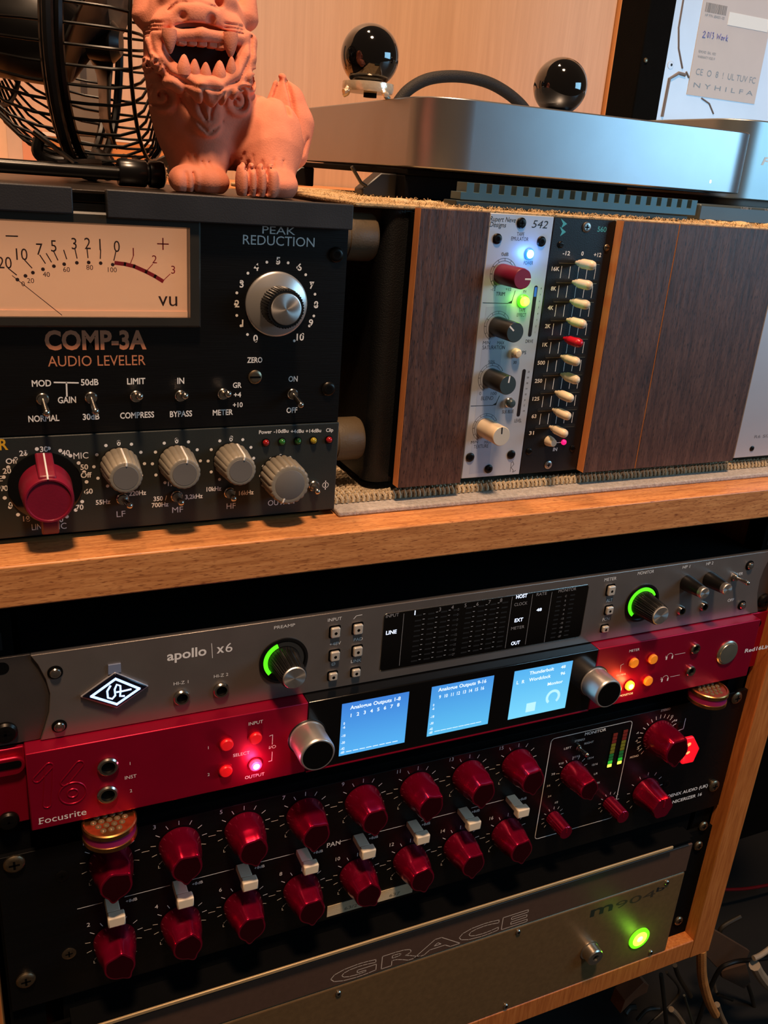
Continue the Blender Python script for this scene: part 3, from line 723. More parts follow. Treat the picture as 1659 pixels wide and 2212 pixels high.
for row, zc in enumerate((-121.2, -173.0)):
    for k, x in enumerate(KX):
        ticks(pr, x, zc, 12.0, 14.4, 11, -135, 135)
        wing(x, zc, 0, 10.6, 7.6, 19.0, math.radians((-100, -92, -78, -95, -84, -100, -90, -80)[k] if row == 0 else (-62, -70, -96, -84, -60, -75, -88, -80)[k]))
        txtc(pr, str(2 * k + 1 + row), x - 12.2, zc + 14.0, 2.5, Y)
        txtc(pr, 'L', x - 10.2, zc - 12.0, 1.9, Y); txtc(pr, 'R', x + 10.4, zc - 12.0, 1.9, Y)
        if k < 7: pr.stroke([(x + 15.2, zc), (x + 18.8, zc)], Y, .3)
zl = -147.0
for k in range(8):
    a = 22 if k == 0 else KX[k - 1] + 6
    if k == 4: pr.stroke([(a + 14, zl), (KX[k] - 5, zl)], Y, .34)
    else: pr.stroke([(a, zl), (KX[k] - 5, zl)], Y, .34)
    txtc(pr, '+8dB', KX[k] + 9.3, zl - 3.2, 1.9, Y)
txt(pr, 'PAN', 155.05,-148.88 , 163.17,-149.03 , Y, 3.2)
# switches: ivory push buttons
for k, x in enumerate(KX):
    sgrp = G().box(x - 4.0, x + 2.4, -10.0, -0.02, zl - 1.0, zl + 2.4).obj('push_switch', whitecap, ph, bevel=0.4)
    G().box(x - 4.2, x + 4.2, -15.0, -10.0, zl - 3.2, zl + 2.8).obj('switch_cap', whitecap, sgrp, bevel=0.7)
# monitor section
ml = [( 299.20,-109.08 ), ( 363.54,-109.18 ), ( 361.77,-186.20 ), ( 300.90,-186.45 )]
mx0 = (ml[0][0] + ml[3][0]) / 2; mx1 = (ml[1][0] + ml[2][0]) / 2; mz1 = (ml[0][1] + ml[1][1]) / 2; mz0 = (ml[2][1] + ml[3][1]) / 2
pr.stroke(rrect(mx0, mx1, mz0, mz1, 2.5, 4), Y, .5, True)
for s_, a, b, c, d, h in (('MONITOR', 325.52,-112.31 , 342.02,-112.18 , 2.1), ('STEREO', 318.41,-115.87 , 326.14,-115.56 , 1.5), ('LEFT', 311.02,-119.54 , 316.63,-119.61 , 1.5), ('RIGHT', 326.49,-119.30 , 333.69,-119.38 , 1.5),
    ('PHOENIX AUDIO (UK)', 403.60,-182.51 , 445.86,-182.96 , 2.6), ('NICERIZER 16', 415.05,-188.78 , 442.03,-189.61 , 2.6)):
    txt(pr, s_, a, b, c, d, Y, h, bold=h > 2)
for s_, a, b in (('11/12', 322.29,-127.23 ), ('13/14', 333.80,-131.06 ), ('9/10', 310.72,-129.70 ), ('15/16', 338.27,-137.14 ), ('7/8', 305.98,-136.61 ), ('L/R', 340.54,-144.93 ), ('5/6', 303.90,-144.93 ), ('MIX', 343.63,-153.03 ), ('3/4', 306.10,-153.74 ), ('1/2', 312.53,-160.19 )):
    txtc(pr, s_, a, b, 1.5, Y)
MK = (320.2, -138.6)
ticks(pr, MK[0], MK[1], 9.6, 12.0, 10, -135, 100)
ticks(pr, 311.4, -171.8, 6.6, 8.4, 11, -140, 140, .3)
ticks(pr, 356.4, -172.2, 6.6, 8.4, 11, -140, 140, .3)
ticks(pr, 386.4, -170.8, 13.0, 15.2, 11, -140, 140, .34)
ticks(pr, 386.4, -125.8, 13.4, 16.0, 19, -140, 110, .5)
for s_, a, b in (('MONO', 370.49,-138.77 ), ('STEREO', 389.25,-106.49 ), ('12', 396.31,-112.99 ), ('14', 400.51,-117.14 ), ('16', 403.31,-123.59 ), ('-8', 372.27,-132.98 ), ('-6', 369.60,-126.20 ), ('-4', 368.96,-119.95 )): txtc(pr, s_, a, b, 1.6, Y, True)
pr.stroke([( 403.99,-126.31 ), ( 409.03,-125.58 ), ( 408.98,-117.50 )], Y, .5)
pr.obj('printed_scale', white, ph)
toggle(ph, *( 321.60,-119.73 ), 0, 1.0, -0.6, 6, 2.0)
wing(MK[0], MK[1], 0, 8.8, 6.6, 19, math.radians(-70), nm='source_knob')
for x, z in ((311.4, -171.8), (356.4, -172.2)):
    g = G(); g.lathe(x, z, 0, [(5.0, .3), (5.0, 4), (4.7, 12), (4.6, 15), (4.3, 15.3), (0.1, 15.35)], 60, rf=lambda a, d: 1 + .03 * math.sin(a * 18)); k = g.obj('small_knob', redknob, ph, ang=40)
    G().box(x - .25, x + .25, -15.6, -15.3, z, z + 3.4).obj('pointer_line', redano, k)
wing(386.4, -125.8, 0, 11.8, 9.0, 19.5, math.radians(-85), nm='level_knob')
def hexf(a, d):
    t = min(1, max(0, (d - 2.5) / 3)); return 1 + t * .05 * math.cos(6 * a)
g = G(); g.lathe(386.6, -170.8, 0, [(10.8, .4), (10.8, 2), (10.2, 4), (9.2, 7), (8.4, 12), (8.1, 17.5), (7.7, 18.4), (0.1, 18.5)], 72, hexf); k = g.obj('headphone_knob', redknob, ph)
G().box(386.1, 387.1, -18.8, -18.4, -170, -164.4).obj('pointer_line', redano, k)
# level meters
for (a, b), (c, d) in ((( 350.09,-140.76 ), ( 350.32,-116.84 )), (( 358.43,-140.25 ), ( 357.95,-116.07 ))):
    xm = (a + c) / 2; n = 10; dz = (d - b) / (n - 1)
    lm = G().box(xm - 2.2, xm + 2.2, -0.3, -0.02, b - 2, d + 2).obj('level_meter', matteblack, ph)
    for i in range(n):
        z = b + dz * i
        if i == 0: mt = ledyellow
        elif i == 1: mt = glow('lit_green_2', (40, 170, 50), .8)
        elif i < 4: mt = glow('dim_green', (22, 84, 38), .6)
        elif i < 7: mt = glow('dim_olive', (84, 80, 22), .6)
        else: mt = glow('dim_red', (84, 26, 20), .6)
        G().box(xm - 1.6, xm + 1.6, -0.7, -0.3, z - abs(dz) * .38, z + abs(dz) * .38).obj('segment', mt, lm)
# lit red jewel switch
rj = [( 396.44,-123.37 ), ( 407.16,-123.63 ), ( 414.85,-134.55 ), ( 411.96,-145.00 ), ( 401.77,-144.38 ), ( 400.04,-132.91 )]
def jewel_mat():
    m = glow('lit_red_jewel', (214, 16, 32), 0.9)
    return m
G().box(rj[5][0] - 2.5, rj[5][0] + 3, -9.4, -.1, rj[5][1] - 3, rj[5][1] + 3).obj('rocker_stem', darkred, ph, bevel=.5)
jw = G().prism(rj, -12, -9.5).obj('jewel_light', jewel_mat(), ph, bevel=0.9, label='glowing red faceted rocker')
for c_, r_ in ((( 403.20,-128.85 ), 1.7), (( 404.49,-135.37 ), 1.2), (( 400.51,-132.24 ), .9)):
    G().lathe(c_[0], c_[1], -12.1, [(r_, 0), (r_, .25), (r_ * .4, .3)], 12, rf=lambda a, d: 1 + .35 * math.cos(2 * a - .8)).obj('hot_spot', glow('jewel_core', (255, 150, 90), 1.6), jw)
l = bpy.data.lights.new('jewel_glow', 'POINT'); l.energy = 0.006; l.color = (1, .1, .06); l.shadow_soft_size = 0.003
lo = bpy.data.objects.new('jewel_glow', l); COL.objects.link(lo); lo.location = (rj[0][0] * MM + .006, -0.016, rj[3][1] * MM + .004)
for a, b, r_, m_ in ((-4.5, -109.5, 4.8, nickel), (-4.4, -183.6, 4.6, nickel), (16.0, -124, 3.2, darksteel), (16.6, -174.6, 3.5, nickel), (404.5, -122, 3.2, darksteel), (405, -170, 3.2, darksteel), (451.5, -109.5, 4.6, nickel), (451.5, -183.0, 4.6, nickel)):
    screw(ph, a, b, 0, r_, m_, 'cross', 2.0 if r_ > 4 else .5)
# masking tape with scribbles under the knobs
tp = [( 157.72,-192.16 ), ( 213.28,-193.32 ), ( 213.96,-200.43 ), ( 159.34,-200.82 )]
tpz1 = (tp[0][1] + tp[1][1]) / 2; tpz0 = (tp[2][1] + tp[3][1]) / 2
t = thing('masking_tape', 'strip of pale masking tape with pencil marks stuck along the mixer bottom edge', 'tape', (tp[0][0], -0.3, tpz0))
G().box(tp[0][0], tp[1][0], -0.35, -0.05, tpz0, tpz1).obj('tape_strip', mat('masking_tape', (206, 188, 154), 0.7, var=.1, bump=.2), t)
g = G(); txt(g, '63/2', tp[0][0] + 11, tpz0 + 1.6, tp[0][0] + 19, tpz0 + 1.6, -0.42, 2.2); txt(g, '637', tp[0][0] + 40, tpz0 + 1.6, tp[0][0] + 47, tpz0 + 1.6, -0.42, 2.2)
g.obj('pencil_marks', mat('pencil', (120, 112, 92), .7, var=0), t)

# ================================================================== bronze monitor controller at the bottom
gr = thing('monitor_controller', 'bronze-tinted metal monitor controller with outlined lettering and a green light, bottom of the rack', 'audio controller', (225, 0, -322))
bronze = mat('bronze_anodised', (122, 96, 64), 0.40, 0.35, var=0.10, vs=300, bump=0.12, bs=2500)
bronze2 = mat('purple_bronze_band', (98, 74, 62), 0.42, 0.3, var=0.05, vs=300, bump=0.08, bs=2500)
GY = -9.0
gx0 = 17.0; gx1 = 434.5
zg = (422.25,-248.42 )[1]; zg2 = (115.41,-247.21 )[1]; zgr = (zg + zg2) / 2
G().box(gx0, gx1, GY, 3, -324.3, zgr - .5).obj('faceplate', bronze, gr, bevel=1.6, seg=3)
G().box(gx0, gx1, GY, 3, zgr + .3, -222.6).obj('name_band', bronze2, gr, bevel=0.4)
lip = (277.71,-215.54 )[1]
G().box(gx0 - 2, ( 412.10,-214.75 )[0], GY - 3.4, GY - 2.2, lip - 2.2, lip).obj('top_lip', mat('lip_metal', (206, 176, 130), 0.4, 0.4, var=.1), gr, bevel=0.3, label='bright metal top lip')
G().box(gx0 - 2, gx1 - 5, GY - 2.1, 3, lip - 1.6, lip - .2).obj('top_cover', matteblack, gr)
G().box(gx0, gx1, GY + 1.2, 3, -222.4, lip - 1.7).obj('shadow_reveal', matteblack, gr)  # recess shadow under the lip put in as a matte black strip
G().box(-12, 461.8, .5, 3, -324.3, -222).obj('rack_ear', matteblack, gr)
shell_box(gr, 12, 440, 3.3, 330, -324.3, -206)
Y = GY - .06
gg = G(); a, b = 159.00,-242.43 ; c, d = 297.67,-248.30 
outline_txt(gg, 'GRACE', a, (b + d) / 2, c, Y, 9.6, .5, .03); gg.obj('outlined_name', mat('name_outline', (214, 196, 180), .5, var=0), gr)
gg = G(); txt(gg, 'm', 351.57,-260.97 , 370.96,-262.39 , Y, 9.4, True); txt(gg, 'b', 409.39,-258.65 , 417.05,-258.66 , Y, 4.0, True); gg.obj('model_letters', ink, gr)
gg = G(); a, b = 373.29,-261.94 ; c, d = 408.99,-262.38 
txt(gg, '904', a, b, c, d, Y, 6.4); gg.obj('model_numerals', mat('dark_brown_print', (52, 40, 30), .6, var=0), gr)
for a, b in (( 164.59,-254.13 ), ( 291.76,-252.64 ), ( 291.86,-319.62 ), ( 417.68,-252.45 ), ( 418.48,-319.52 )): screw(gr, a, b, GY, 1.9, chrome, 'hex', 1.2)
a, b = 357.43,-293.69 
g = G(); g.lathe(a, b, GY, [(7.8, 0), (7.8, .6), (6.8, 1.0), (6.5, 7), (5.8, 7.8), (2.6, 7.8), (2.4, 4.0)], 40, cap=False); k = g.obj('headphone_jack', mat('satin_silver', (206, 198, 184), .32, 1.0, var=.05), gr, label='protruding silver headphone socket')
g = G(); g.lathe(a, b, GY, [(2.6, 4.5), (.1, 4.5)], 20); g.obj('hole', matteblack, k)
a, b = 402.91,-299.43 
g = G(); g.lathe(a, b, GY, [(9.0, 0), (9.0, 1.1), (8.3, 1.4)], 48); k = g.obj('power_light', ledgreen2, gr, label='round lit power button glowing green')
g = G(); g.lathe(a, b, GY - 1.41, [(6.4, 0), (6.3, .06)], 40); g.obj('yellow_ring', ledyellow, k)
g = G(); g.lathe(a, b, GY - 1.5, [(2.6, 0), (2.5, .06)], 30); g.obj('core', glow('lit_core_white', (190, 220, 200), 1.1), k)
l = bpy.data.lights.new('power_glow', 'POINT'); l.energy = 0.006; l.color = (.3, 1, .05); l.shadow_soft_size = 0.004
lo = bpy.data.objects.new('power_glow', l); COL.objects.link(lo); lo.location = (a * MM, -0.019, b * MM)
for a, b in ((451.4, -218.9), (451.4, -236.9), (450.7, -309)): screw(gr, a, b, .4, 3.8, nickel, 'cross', 2.0)
# black handle at its left end
g = G(); a, b = 26.85,-211.02 
g.box(gx0 + 4, gx0 + 15, GY - 1.2, GY, -222 - 4 - 20, -222 - 4); g.obj('black_corner_bracket', darksteel, gr, bevel=.6)


# ================================================================== desktop rack case holding the compressor and the preamp
case = thing('rack_case', 'black desktop rack case on the shelf framing the compressor and preamp', 'rack case', (40, 120, 47.2))
G().box(-150, 153.5, 19, 190, 186.5, 190.5).obj('top_panel', mat('brown_black_case', (34, 26, 20), .35, .2, var=.2, bump=.1), case, bevel=.5)
G().box(147.5, 153.5, 19, 190, 48, 186.4).obj('side_panel', matteblack, case, bevel=.5)
G().box(-150, 147.4, 19, 190, 47.3, 49.5).obj('base_panel', matteblack, case)
LIPM = bracket_grey
G().box(-150, 37.8, 8, 12.8, 182.6, 192.2).obj('front_lip', LIPM, case, bevel=.5)
G().box(50.0, 152.3, 8, 12.8, 181.8, 192.2).obj('front_lip', LIPM, case, bevel=.5)
G().box(-150, 152.3, 12.9, 19, 190.0, 191.4).obj('lip_shelf', mat('brown_black_case', (34, 26, 20)), case, bevel=.3)
for q in (( 169.55,177.21 ), ( 170.60,79.04 )):
    x0 = 153.6
    g = G(); g.rev((x0, 36, q[1]), (1, 0, 0), [(11.5, 0), (11.5, 1.5), (10.6, 2.4), (10.6, 5.4), (10.9, 5.8), (10.9, 18.5), (10.2, 19.8), (8.5, 20.1)], 48)
    g.obj('rubber_foot', rubber, case)

# ================================================================== compressor with the big meter
co = thing('audio_compressor', 'black audio compressor with a large peach lit needle meter and a silver dial', 'compressor', (40, 14, 94))
CY = 14.0
shell_box(co, -70, 146, 19.5, 70, 95.5, 186)
# meter
mo = {'x1': ( 86.89,160.12 )[0], 'z0': ( 61.00,139.45 )[1], 'xi': ( 82.94,159.77 )[0], 'zi': ( 61.43,142.67 )[1]}
mx1, mz0 = mo['x1'], mo['z0']; mx0 = -28.0; mz1 = 183.5
gx1_ = ( 82.13,159.11 )[0]; gz0_ = ( 43.94,143.04 )[1]; gz1_ = ( 45.38,175.97 )[1] + 3
g = G()
def frame(g, o, i, yo, yi):
    (a, b, c, d), (e, f, h, k) = o, i
    O = [(a, c), (b, c), (b, d), (a, d)]; I = [(e, h), (f, h), (f, k), (e, k)]
    vs = [(x, yo, z) for x, z in O] + [(x, yi, z) for x, z in I]
    g.add(vs, [(j, (j + 1) % 4, 4 + (j + 1) % 4, 4 + j) for j in range(4)])
pn = G()
pn.box(mx1 - 3.5, 152.8, CY, CY + 3, 94.9, 186.3); pn.box(-75, mx0 + 3.5, CY, CY + 3, 94.9, 186.3)
pn.box(mx0 + 3.5, mx1 - 3.5, CY, CY + 3, 94.9, mz0 + 3.5); pn.box(mx0 + 3.5, mx1 - 3.5, CY, CY + 3, mz1 - 3.5, 186.3)
pn.obj('front_panel', comp_black, co)
frame(g, (mx0, mx1, mz0, mz1), (mx0, mx1, mz0, mz1), CY, 11.2)
frame(g, (mx0, mx1, mz0, mz1), (mx0 + .8, mx1 - .8, mz0 + .8, mz1 - .8), 11.2, 10.4)
frame(g, (mx0 + .8, mx1 - .8, mz0 + .8, mz1 - .8), (mx0 + 4.4, mx1 - 4.4, mz0 + 4.0, mz1 - 4.0), 10.4, 10.4)
frame(g, (mx0 + 4.4, mx1 - 4.4, mz0 + 4.0, mz1 - 4.0), (mx0 + 6.2, gx1_ + .2, gz0_ - .2, mz1 - 5), 10.4, 16.2)
mt_ = g.obj('meter_bezel', mat('meter_bezel_plastic', (46, 44, 40), .32, var=.08), co)
PEACH = (240, 190, 150)
face = G().box(mx0 + 4, gx1_ + .4, 16.2, 16.9, gz0_ - .4, mz1 - 4).obj('meter_face', mat('lit_meter_card', PEACH, .6, var=.02, vs=6, emit=.36, ecol=(255, 176, 124)), mt_, label='peach backlit meter card')
Y = 16.1
g = G(); g2 = G()
for s_, a, b, h in (('20', 12.60,163.19 , 4.4), ('10', 18.91,166.48 , 4.4), ('7', 25.43,168.60 , 4.4), ('5', 30.62,170.00 , 4.4), ('3', 38.23,171.16 , 4.4), ('2', 43.26,171.40 , 4.4), ('1', 47.98,171.18 , 4.4), ('0', 54.40,170.71 , 4.4)):
    txtc(g, s_, a, b, h, Y, False, .85)
for s_, a, b in (('0', 18.64,155.36 ), ('20', 21.41,156.65 ), ('40', 27.31,159.13 ), ('60', 34.91,161.21 ), ('80', 43.67,162.25 ), ('100', 52.34,161.58 )): txtc(g, s_, a, b, 1.9, Y)
for p_, q_ in ((( 13.79,160.99 ), ( 16.49,158.63 )), (( 19.91,164.17 ), ( 22.22,161.40 )), (( 25.39,166.36 ), ( 27.22,163.28 )), (( 27.79,167.01 ), ( 29.46,163.87 )), (( 30.60,167.78 ), ( 31.89,164.65 )), (( 34.26,168.52 ), ( 35.17,165.21 )), (( 38.47,169.02 ), ( 39.06,165.58 )), (( 42.99,169.18 ), ( 43.19,165.89 )), (( 48.14,169.15 ), ( 47.88,165.73 )), (( 53.97,168.66 ), ( 53.08,165.20 ))):
    g.stroke([p_, q_], Y, .42)
g.stroke([( 13.82,172.99 ), ( 17.89,173.02 )], Y, .5)
for a, b in (( 16.68,156.89 ), ( 19.68,158.36 ), ( 22.45,159.65 ), ( 26.20,161.03 ), ( 30.29,162.32 ), ( 34.15,163.19 ), ( 38.91,163.86 ), ( 43.37,164.12 ), ( 47.95,163.99 ), ( 52.55,163.55 )): g.dot(a, b, Y, .72)
txt(g, 'vu', 70.31,147.39 , 78.17,147.48 , Y, 6.2)
g.obj('scale_print', brownink, face)
arc = [( 53.73,164.25 ), ( 57.36,163.90 ), ( 60.98,163.10 ), ( 65.68,161.13 ), ( 69.22,159.37 ), ( 72.20,157.58 )]
g2.stroke(arc, Y, 1.55)
for p_, q_ in ((( 60.73,167.08 ), ( 59.17,163.50 )), (( 68.39,164.23 ), ( 65.91,161.50 )), (( 75.36,160.45 ), ( 72.39,157.68 ))): g2.stroke([p_, q_], Y - .02, .3)
for s_, a, b in (('1', 60.78,168.79 ), ('2', 69.11,166.17 ), ('3', 76.62,162.25 )): txtc(g2, s_, a, b, 3.2, Y)
a, b = 72.63,172.29 ; g2.stroke([(a - 2.2, b), (a + 2.2, b)], Y, .5); g2.stroke([(a, b - 2.2), (a, b + 2.2)], Y, .5)
g2.obj('red_scale_print', redprint, face)
g = G(); a, b = 14.75,158.79 ; c, d = 32.00,143.83 
g.tube([(a, 13, b), (c, 13, d)], .16, 6); g.obj('needle', mat('needle_brown', (60, 26, 16), .5, var=0), mt_)
g = G(); g.box(mx0 + 5.5, gx1_ + .3, 15.7, 16.1, gz0_ - .3, gz0_ + 2.2); g.obj('lower_ledge', mat('lit_meter_card', PEACH), mt_)  # light falling on the inner ledge put in as a glowing strip
G().box(mx0 + 4.6, mx1 - 4.6, 11.2, 11.5, mz0 + 4.0, mz1 - 4.2).obj('meter_glass', mat('clear_meter_glass', (255, 255, 255), .03, var=0, trans=1.0), mt_)
# printing
g = G(); Y = CY - .06
for s_, a, b, c, d, h, bo in (('PEAK', 113.72,177.99 , 128.26,178.60 , 3.1, False), ('REDUCTION', 105.40,173.54 , 137.25,173.78 , 3.9, False),
    ('MOD', 19.05,115.13 , 26.42,115.12 , 2.6, True), ('50dB', 37.90,115.13 , 44.86,115.10 , 2.6, True), ('GAIN', 28.55,107.90 , 35.66,107.92 , 2.6, True), ('LIMIT', 56.40,115.03 , 63.91,115.11 , 2.6, True),
    ('IN', 77.39,114.76 , 80.37,114.77 , 2.6, True), ('NORMAL', 16.77,100.56 , 28.69,100.35 , 2.6, True), ('30dB', 37.93,100.46 , 44.62,100.37 , 2.6, True), ('COMPRESS', 53.04,100.31 , 67.28,100.32 , 2.6, True),
    ('BYPASS', 74.02,100.13 , 83.70,100.10 , 2.6, True), ('METER', 92.87,100.17 , 102.00,99.98 , 2.5, True), ('GR', 101.85,112.25 , 105.78,112.35 , 2.4, True), ('+4', 102.28,108.04 , 105.64,108.04 , 2.2, True),
    ('+10', 101.95,103.40 , 106.41,103.44 , 2.2, True), ('ON', 127.59,114.43 , 131.95,114.51 , 2.5, True), ('OFF', 127.13,99.83 , 132.33,99.84 , 2.5, True), ('ZERO', 108.14,123.33 , 115.06,123.51 , 2.4, True)):
    txt(g, s_, a, b, c, d, Y, h, bo)
g.stroke([( 27.57,116.63 ), ( 36.87,116.20 )], Y, .6); g.stroke([( 32.28,116.32 ), ( 32.16,110.70 )], Y, .6)
kc = (120.8, 149.0)
for i in range(21):
    a = math.radians(90 - (-151 + 302 * i / 20)); r_ = 18.3
    g.dot(kc[0] + r_ * math.cos(a), kc[1] + r_ * math.sin(a), Y, .62)
for s_, a, b in (('5', 121.09,167.45 ), ('4', 111.40,164.53 ), ('6', 130.83,165.08 ), ('3', 105.14,157.41 ), ('7', 136.86,157.46 ), ('2', 103.23,149.07 ), ('8', 139.25,149.05 ), ('1', 105.81,140.77 ), ('9', 137.21,141.06 ), ('0', 111.75,134.23 ), ('10', 132.41,134.66 )):
    txtc(g, s_, a, b, 3.0, Y, True)
g.obj('lettering', white, co)
g = G(); txt(g, 'COMP-3A', 24.96,130.25 , 64.73,130.00 , Y, 7.4, .035)
txt(g, 'AUDIO LEVELER', 25.67,123.32 , 64.17,123.04 , Y, 4.3); g.obj('copper_lettering', copper, co)
g = G(); g.lathe(kc[0], kc[1], CY, [(14.0, 0), (14.0, .8), (13.6, 1.3), (13.0, 1.5), (7.0, 4.6), (6.8, 4.6)], 72, cap=True); k = g.obj('gain_dial', mat('satin_skirt', (206, 204, 202), .32, .75, var=.03), co, label='silver skirted dial with a black knurled grip')
g = G(); g.lathe(kc[0], kc[1], CY, [(8.3, 3.6), (8.3, 12.6), (7.9, 13.4), (6.6, 13.4)], 176, rf=lambda a, d: 1 + .022 * (1 if math.sin(a * 44) > 0 else -1), cap=True); g.obj('grip', black, k, ang=50)
g = G(); g.lathe(kc[0], kc[1], CY, [(6.7, 13.2), (6.7, 13.9), (6.3, 14.1), (.1, 14.15)], 56); g.obj('cap', spun, k, org=(kc[0], CY, kc[1]))
for a, b, dx, dz in (( 22.69,110.08 , .6, -3.6), ( 41.51,110.01 , .6, -3.6), ( 59.74,110.02 , 0.2, 2.0), ( 78.53,109.63 , 0.2, 2.0), ( 97.28,109.88 , 0.1, 2.0), ( 129.50,108.89 , 1.2, -3.0)): toggle(co, a, b, CY, dx, dz, 7.0, 2.5)
a, b = 111.82,117.02 ; screw(co, a, b, CY, 3.1, nickel, 'slot', .9)
for a, b in (( 147.51,170.83 ), ( 147.09,110.66 )): screw(co, a, b, CY, 3.3, darksteel, 'hex', 1.6)

# ================================================================== preamp
pa = thing('mic_preamp', 'dark olive grey microphone preamp with a big crimson knob and ribbed grey knobs', 'preamp', (40, 14, 50))
G().box(-75, 153.4, CY - 0.5, CY + 3, 50.2, 94.3).obj('front_panel', olive, pa, bevel=.4)
shell_box(pa, -70, 146, 17.2, 70, 50.2, 94)
Y = CY - .56; PY = CY - .5
g = G()
for s_, a, b, c, d, h, bo in (('Power', 114.14,90.56 , 120.24,90.59 , 1.7, True), ('-10dBu', 121.13,90.54 , 128.28,90.63 , 1.7, True), ('+4dBu', 129.42,90.24 , 135.79,90.14 , 1.7, True), ('+14dBu', 136.71,90.03 , 144.45,89.94 , 1.7, True), ('Clip', 146.90,89.93 , 150.53,89.98 , 1.7, True),
    ('MIC', 33.34,83.37 , 39.34,83.92 , 2.8, False), ('55Hz', 41.44,62.18 , 47.61,62.38 , 2.1, True), ('220Hz', 55.58,65.16 , 63.00,65.29 , 2.1, True), ('LF', 49.98,55.67 , 53.76,55.65 , 2.8, False),
    ('1,6', 72.57,68.55 , 76.15,68.64 , 2.0, True), ('350 /', 66.14,61.72 , 72.08,61.95 , 2.1, True), ('700Hz', 65.31,58.80 , 72.72,58.93 , 2.1, True), ('3,2kHz', 80.25,61.53 , 88.23,61.58 , 2.1, True), ('MF', 74.33,55.41 , 79.23,55.42 , 2.8, False),
    ('10kHz', 89.98,64.32 , 96.85,64.70 , 2.1, True), ('16kHz', 105.18,61.26 , 112.21,61.58 , 2.1, True), ('HF', 99.41,55.10 , 103.65,55.04 , 2.8, False), ('OUTPUT', 119.34,55.05 , 133.31,54.78 , 2.8, False), ('LINE', 14.93,53.02 , 20.47,52.89 , 2.8, False), ('MIC', 22.77,52.22 , 28.91,52.47 , 2.8, False),
    ('LINE', -1.23,76.02 , 5.20,75.74 , 2.4, False)):
    txt(g, s_, a, b, c, d, Y, h, bo)
for s_, a, b in (('20', 13.92,87.46 ), ('30', 21.93,88.75 ), ('40', 30.37,86.63 ), ('Off', 9.19,84.38 ), ('50', 37.46,79.86 ), ('Off', 38.05,76.21 ), ('20', 7.12,80.24 ), ('60', 38.85,68.76 ), ('10', 5.68,72.75 ), ('70', 34.71,61.74 ), ('0', 7.44,65.31 ), ('10', 13.10,58.51 ), ('80', 26.12,56.74 ), ('0', 52.03,89.69 ), ('0', 76.70,89.39 ), ('0', 101.14,88.94 )):
    txtc(g, s_, a, b, 2.3, Y, True)
def pdots(x, z, r, n, a0, a1, rd=.72):
    for i in range(n):
        a = math.radians(90 - (a0 + (a1 - a0) * i / (n - 1))); g.dot(x + r * math.cos(a), z + r * math.sin(a), Y, rd)
LF = (52.0, 79.7); MF = (76.6, 79.4); HF = (101.3, 79.1); OU = (124.8, 70.2); RK = (21.5, 72.5)
for c_ in (LF, MF, HF): pdots(c_[0], c_[1], 10.6, 11, -150, 150)
pdots(OU[0], OU[1], 9.4, 11, -150, 150); pdots(RK[0], RK[1], 16.6, 20, -152, 152, .8)
a, b = 148.08,63.15 ; g.stroke([(a + 1.5 * math.cos(t), b + 1.3 * math.sin(t)) for t in np.linspace(0, 2 * math.pi, 16)], Y, .45); g.stroke([(a + .0, b - 2.2), (a, b + 2.2)], Y, .45)
g.obj('lettering', white, pa)
g = G(); txt(g, 'R', 5.02,89.34 , 8.33,89.34 , Y, 4.6, True); g.obj('yellow_lettering', yellow, pa)
for a, b, c_ in (( 117.43,86.36 , (150, 20, 22)), ( 125.17,86.37 , (40, 104, 40)), ( 132.91,86.28 , (40, 104, 40)), ( 140.69,86.16 , (160, 140, 34)), ( 148.51,86.10 , (160, 22, 28))):
    G().lathe(a, b, PY, [(2.0, 0), (2.0, .4), (1.5, .5)], 20).obj('led_collar', darksteel, pa)
    g = G(); g.lathe(a, b, PY, [(1.55, 0), (1.55, .9), (1.2, 1.7), (.6, 2.1), (.05, 2.2)], 20); g.obj('led', mat('led_%d_%d' % (c_[0], c_[1]), c_, .15, var=0, coat=.5), pa)
def fluted(nm, x, z, r0, r1, h, n, amp, ang, m=greyknob, dish=.74):
    k = G().lathe(x, z, PY, [(r0 * 1.02, .1), (r0 * 1.02, .6), (r0 * .9, .7)], 40).obj(nm, black, pa)
    g = G(); g.lathe(x, z, PY, [(r0 * .93, .5), (r0, 1.2), (r1, h - 1.0), (r1 * .96, h - .2), (r1 * .9, h), (r1 * dish * 1.04, h)], n * 8, rf=lambda a, d: 1 + amp * (abs(math.sin(a * n / 2)) ** .6 * 2 - 1) * (.35 if d > h - .3 else 1), cap=True); g.obj('ribbed_grip', m, k, ang=48)
    g = G(); g.lathe(x, z, PY, [(r1 * dish * 1.03, h + .01), (r1 * dish, h + .12), (.05, h + .05)], 40); g.obj('cap', greycap if m is greyknob else m, k)
    if ang is not None:
        a = math.radians(90 - ang); ca, sa = math.cos(a), math.sin(a); q = G()
        q.tube([(x + r0 * 1.02 * ca, PY - 2.5, z + r0 * 1.0 * sa), (x + r1 * 1.02 * ca, PY - h + .9, z + r1 * 1.02 * sa), (x + r1 * .93 * ca, PY - h - .05, z + r1 * .93 * sa), (x + r1 * dish * ca, PY - h - .1, z + r1 * dish * sa)], .42, 6); q.obj('pointer_line', white, k)
    return k
fluted('tone_knob', LF[0], LF[1], 8.1, 6.9, 17, 18, .025, 4)
fluted('tone_knob', MF[0], MF[1], 8.1, 6.9, 16.5, 18, .025, 10)
fluted('tone_knob', HF[0], HF[1], 8.1, 6.9, 16.5, 18, .025, 14)
fluted('output_knob', OU[0], OU[1], 9.6, 9.3, 15, 20, .04, -159)
G().lathe(RK[0], RK[1], PY, [(14.8, .1), (14.8, .5), (14.2, .8), (.1, .8)], 64).obj('dial_disc', glassblack, pa)
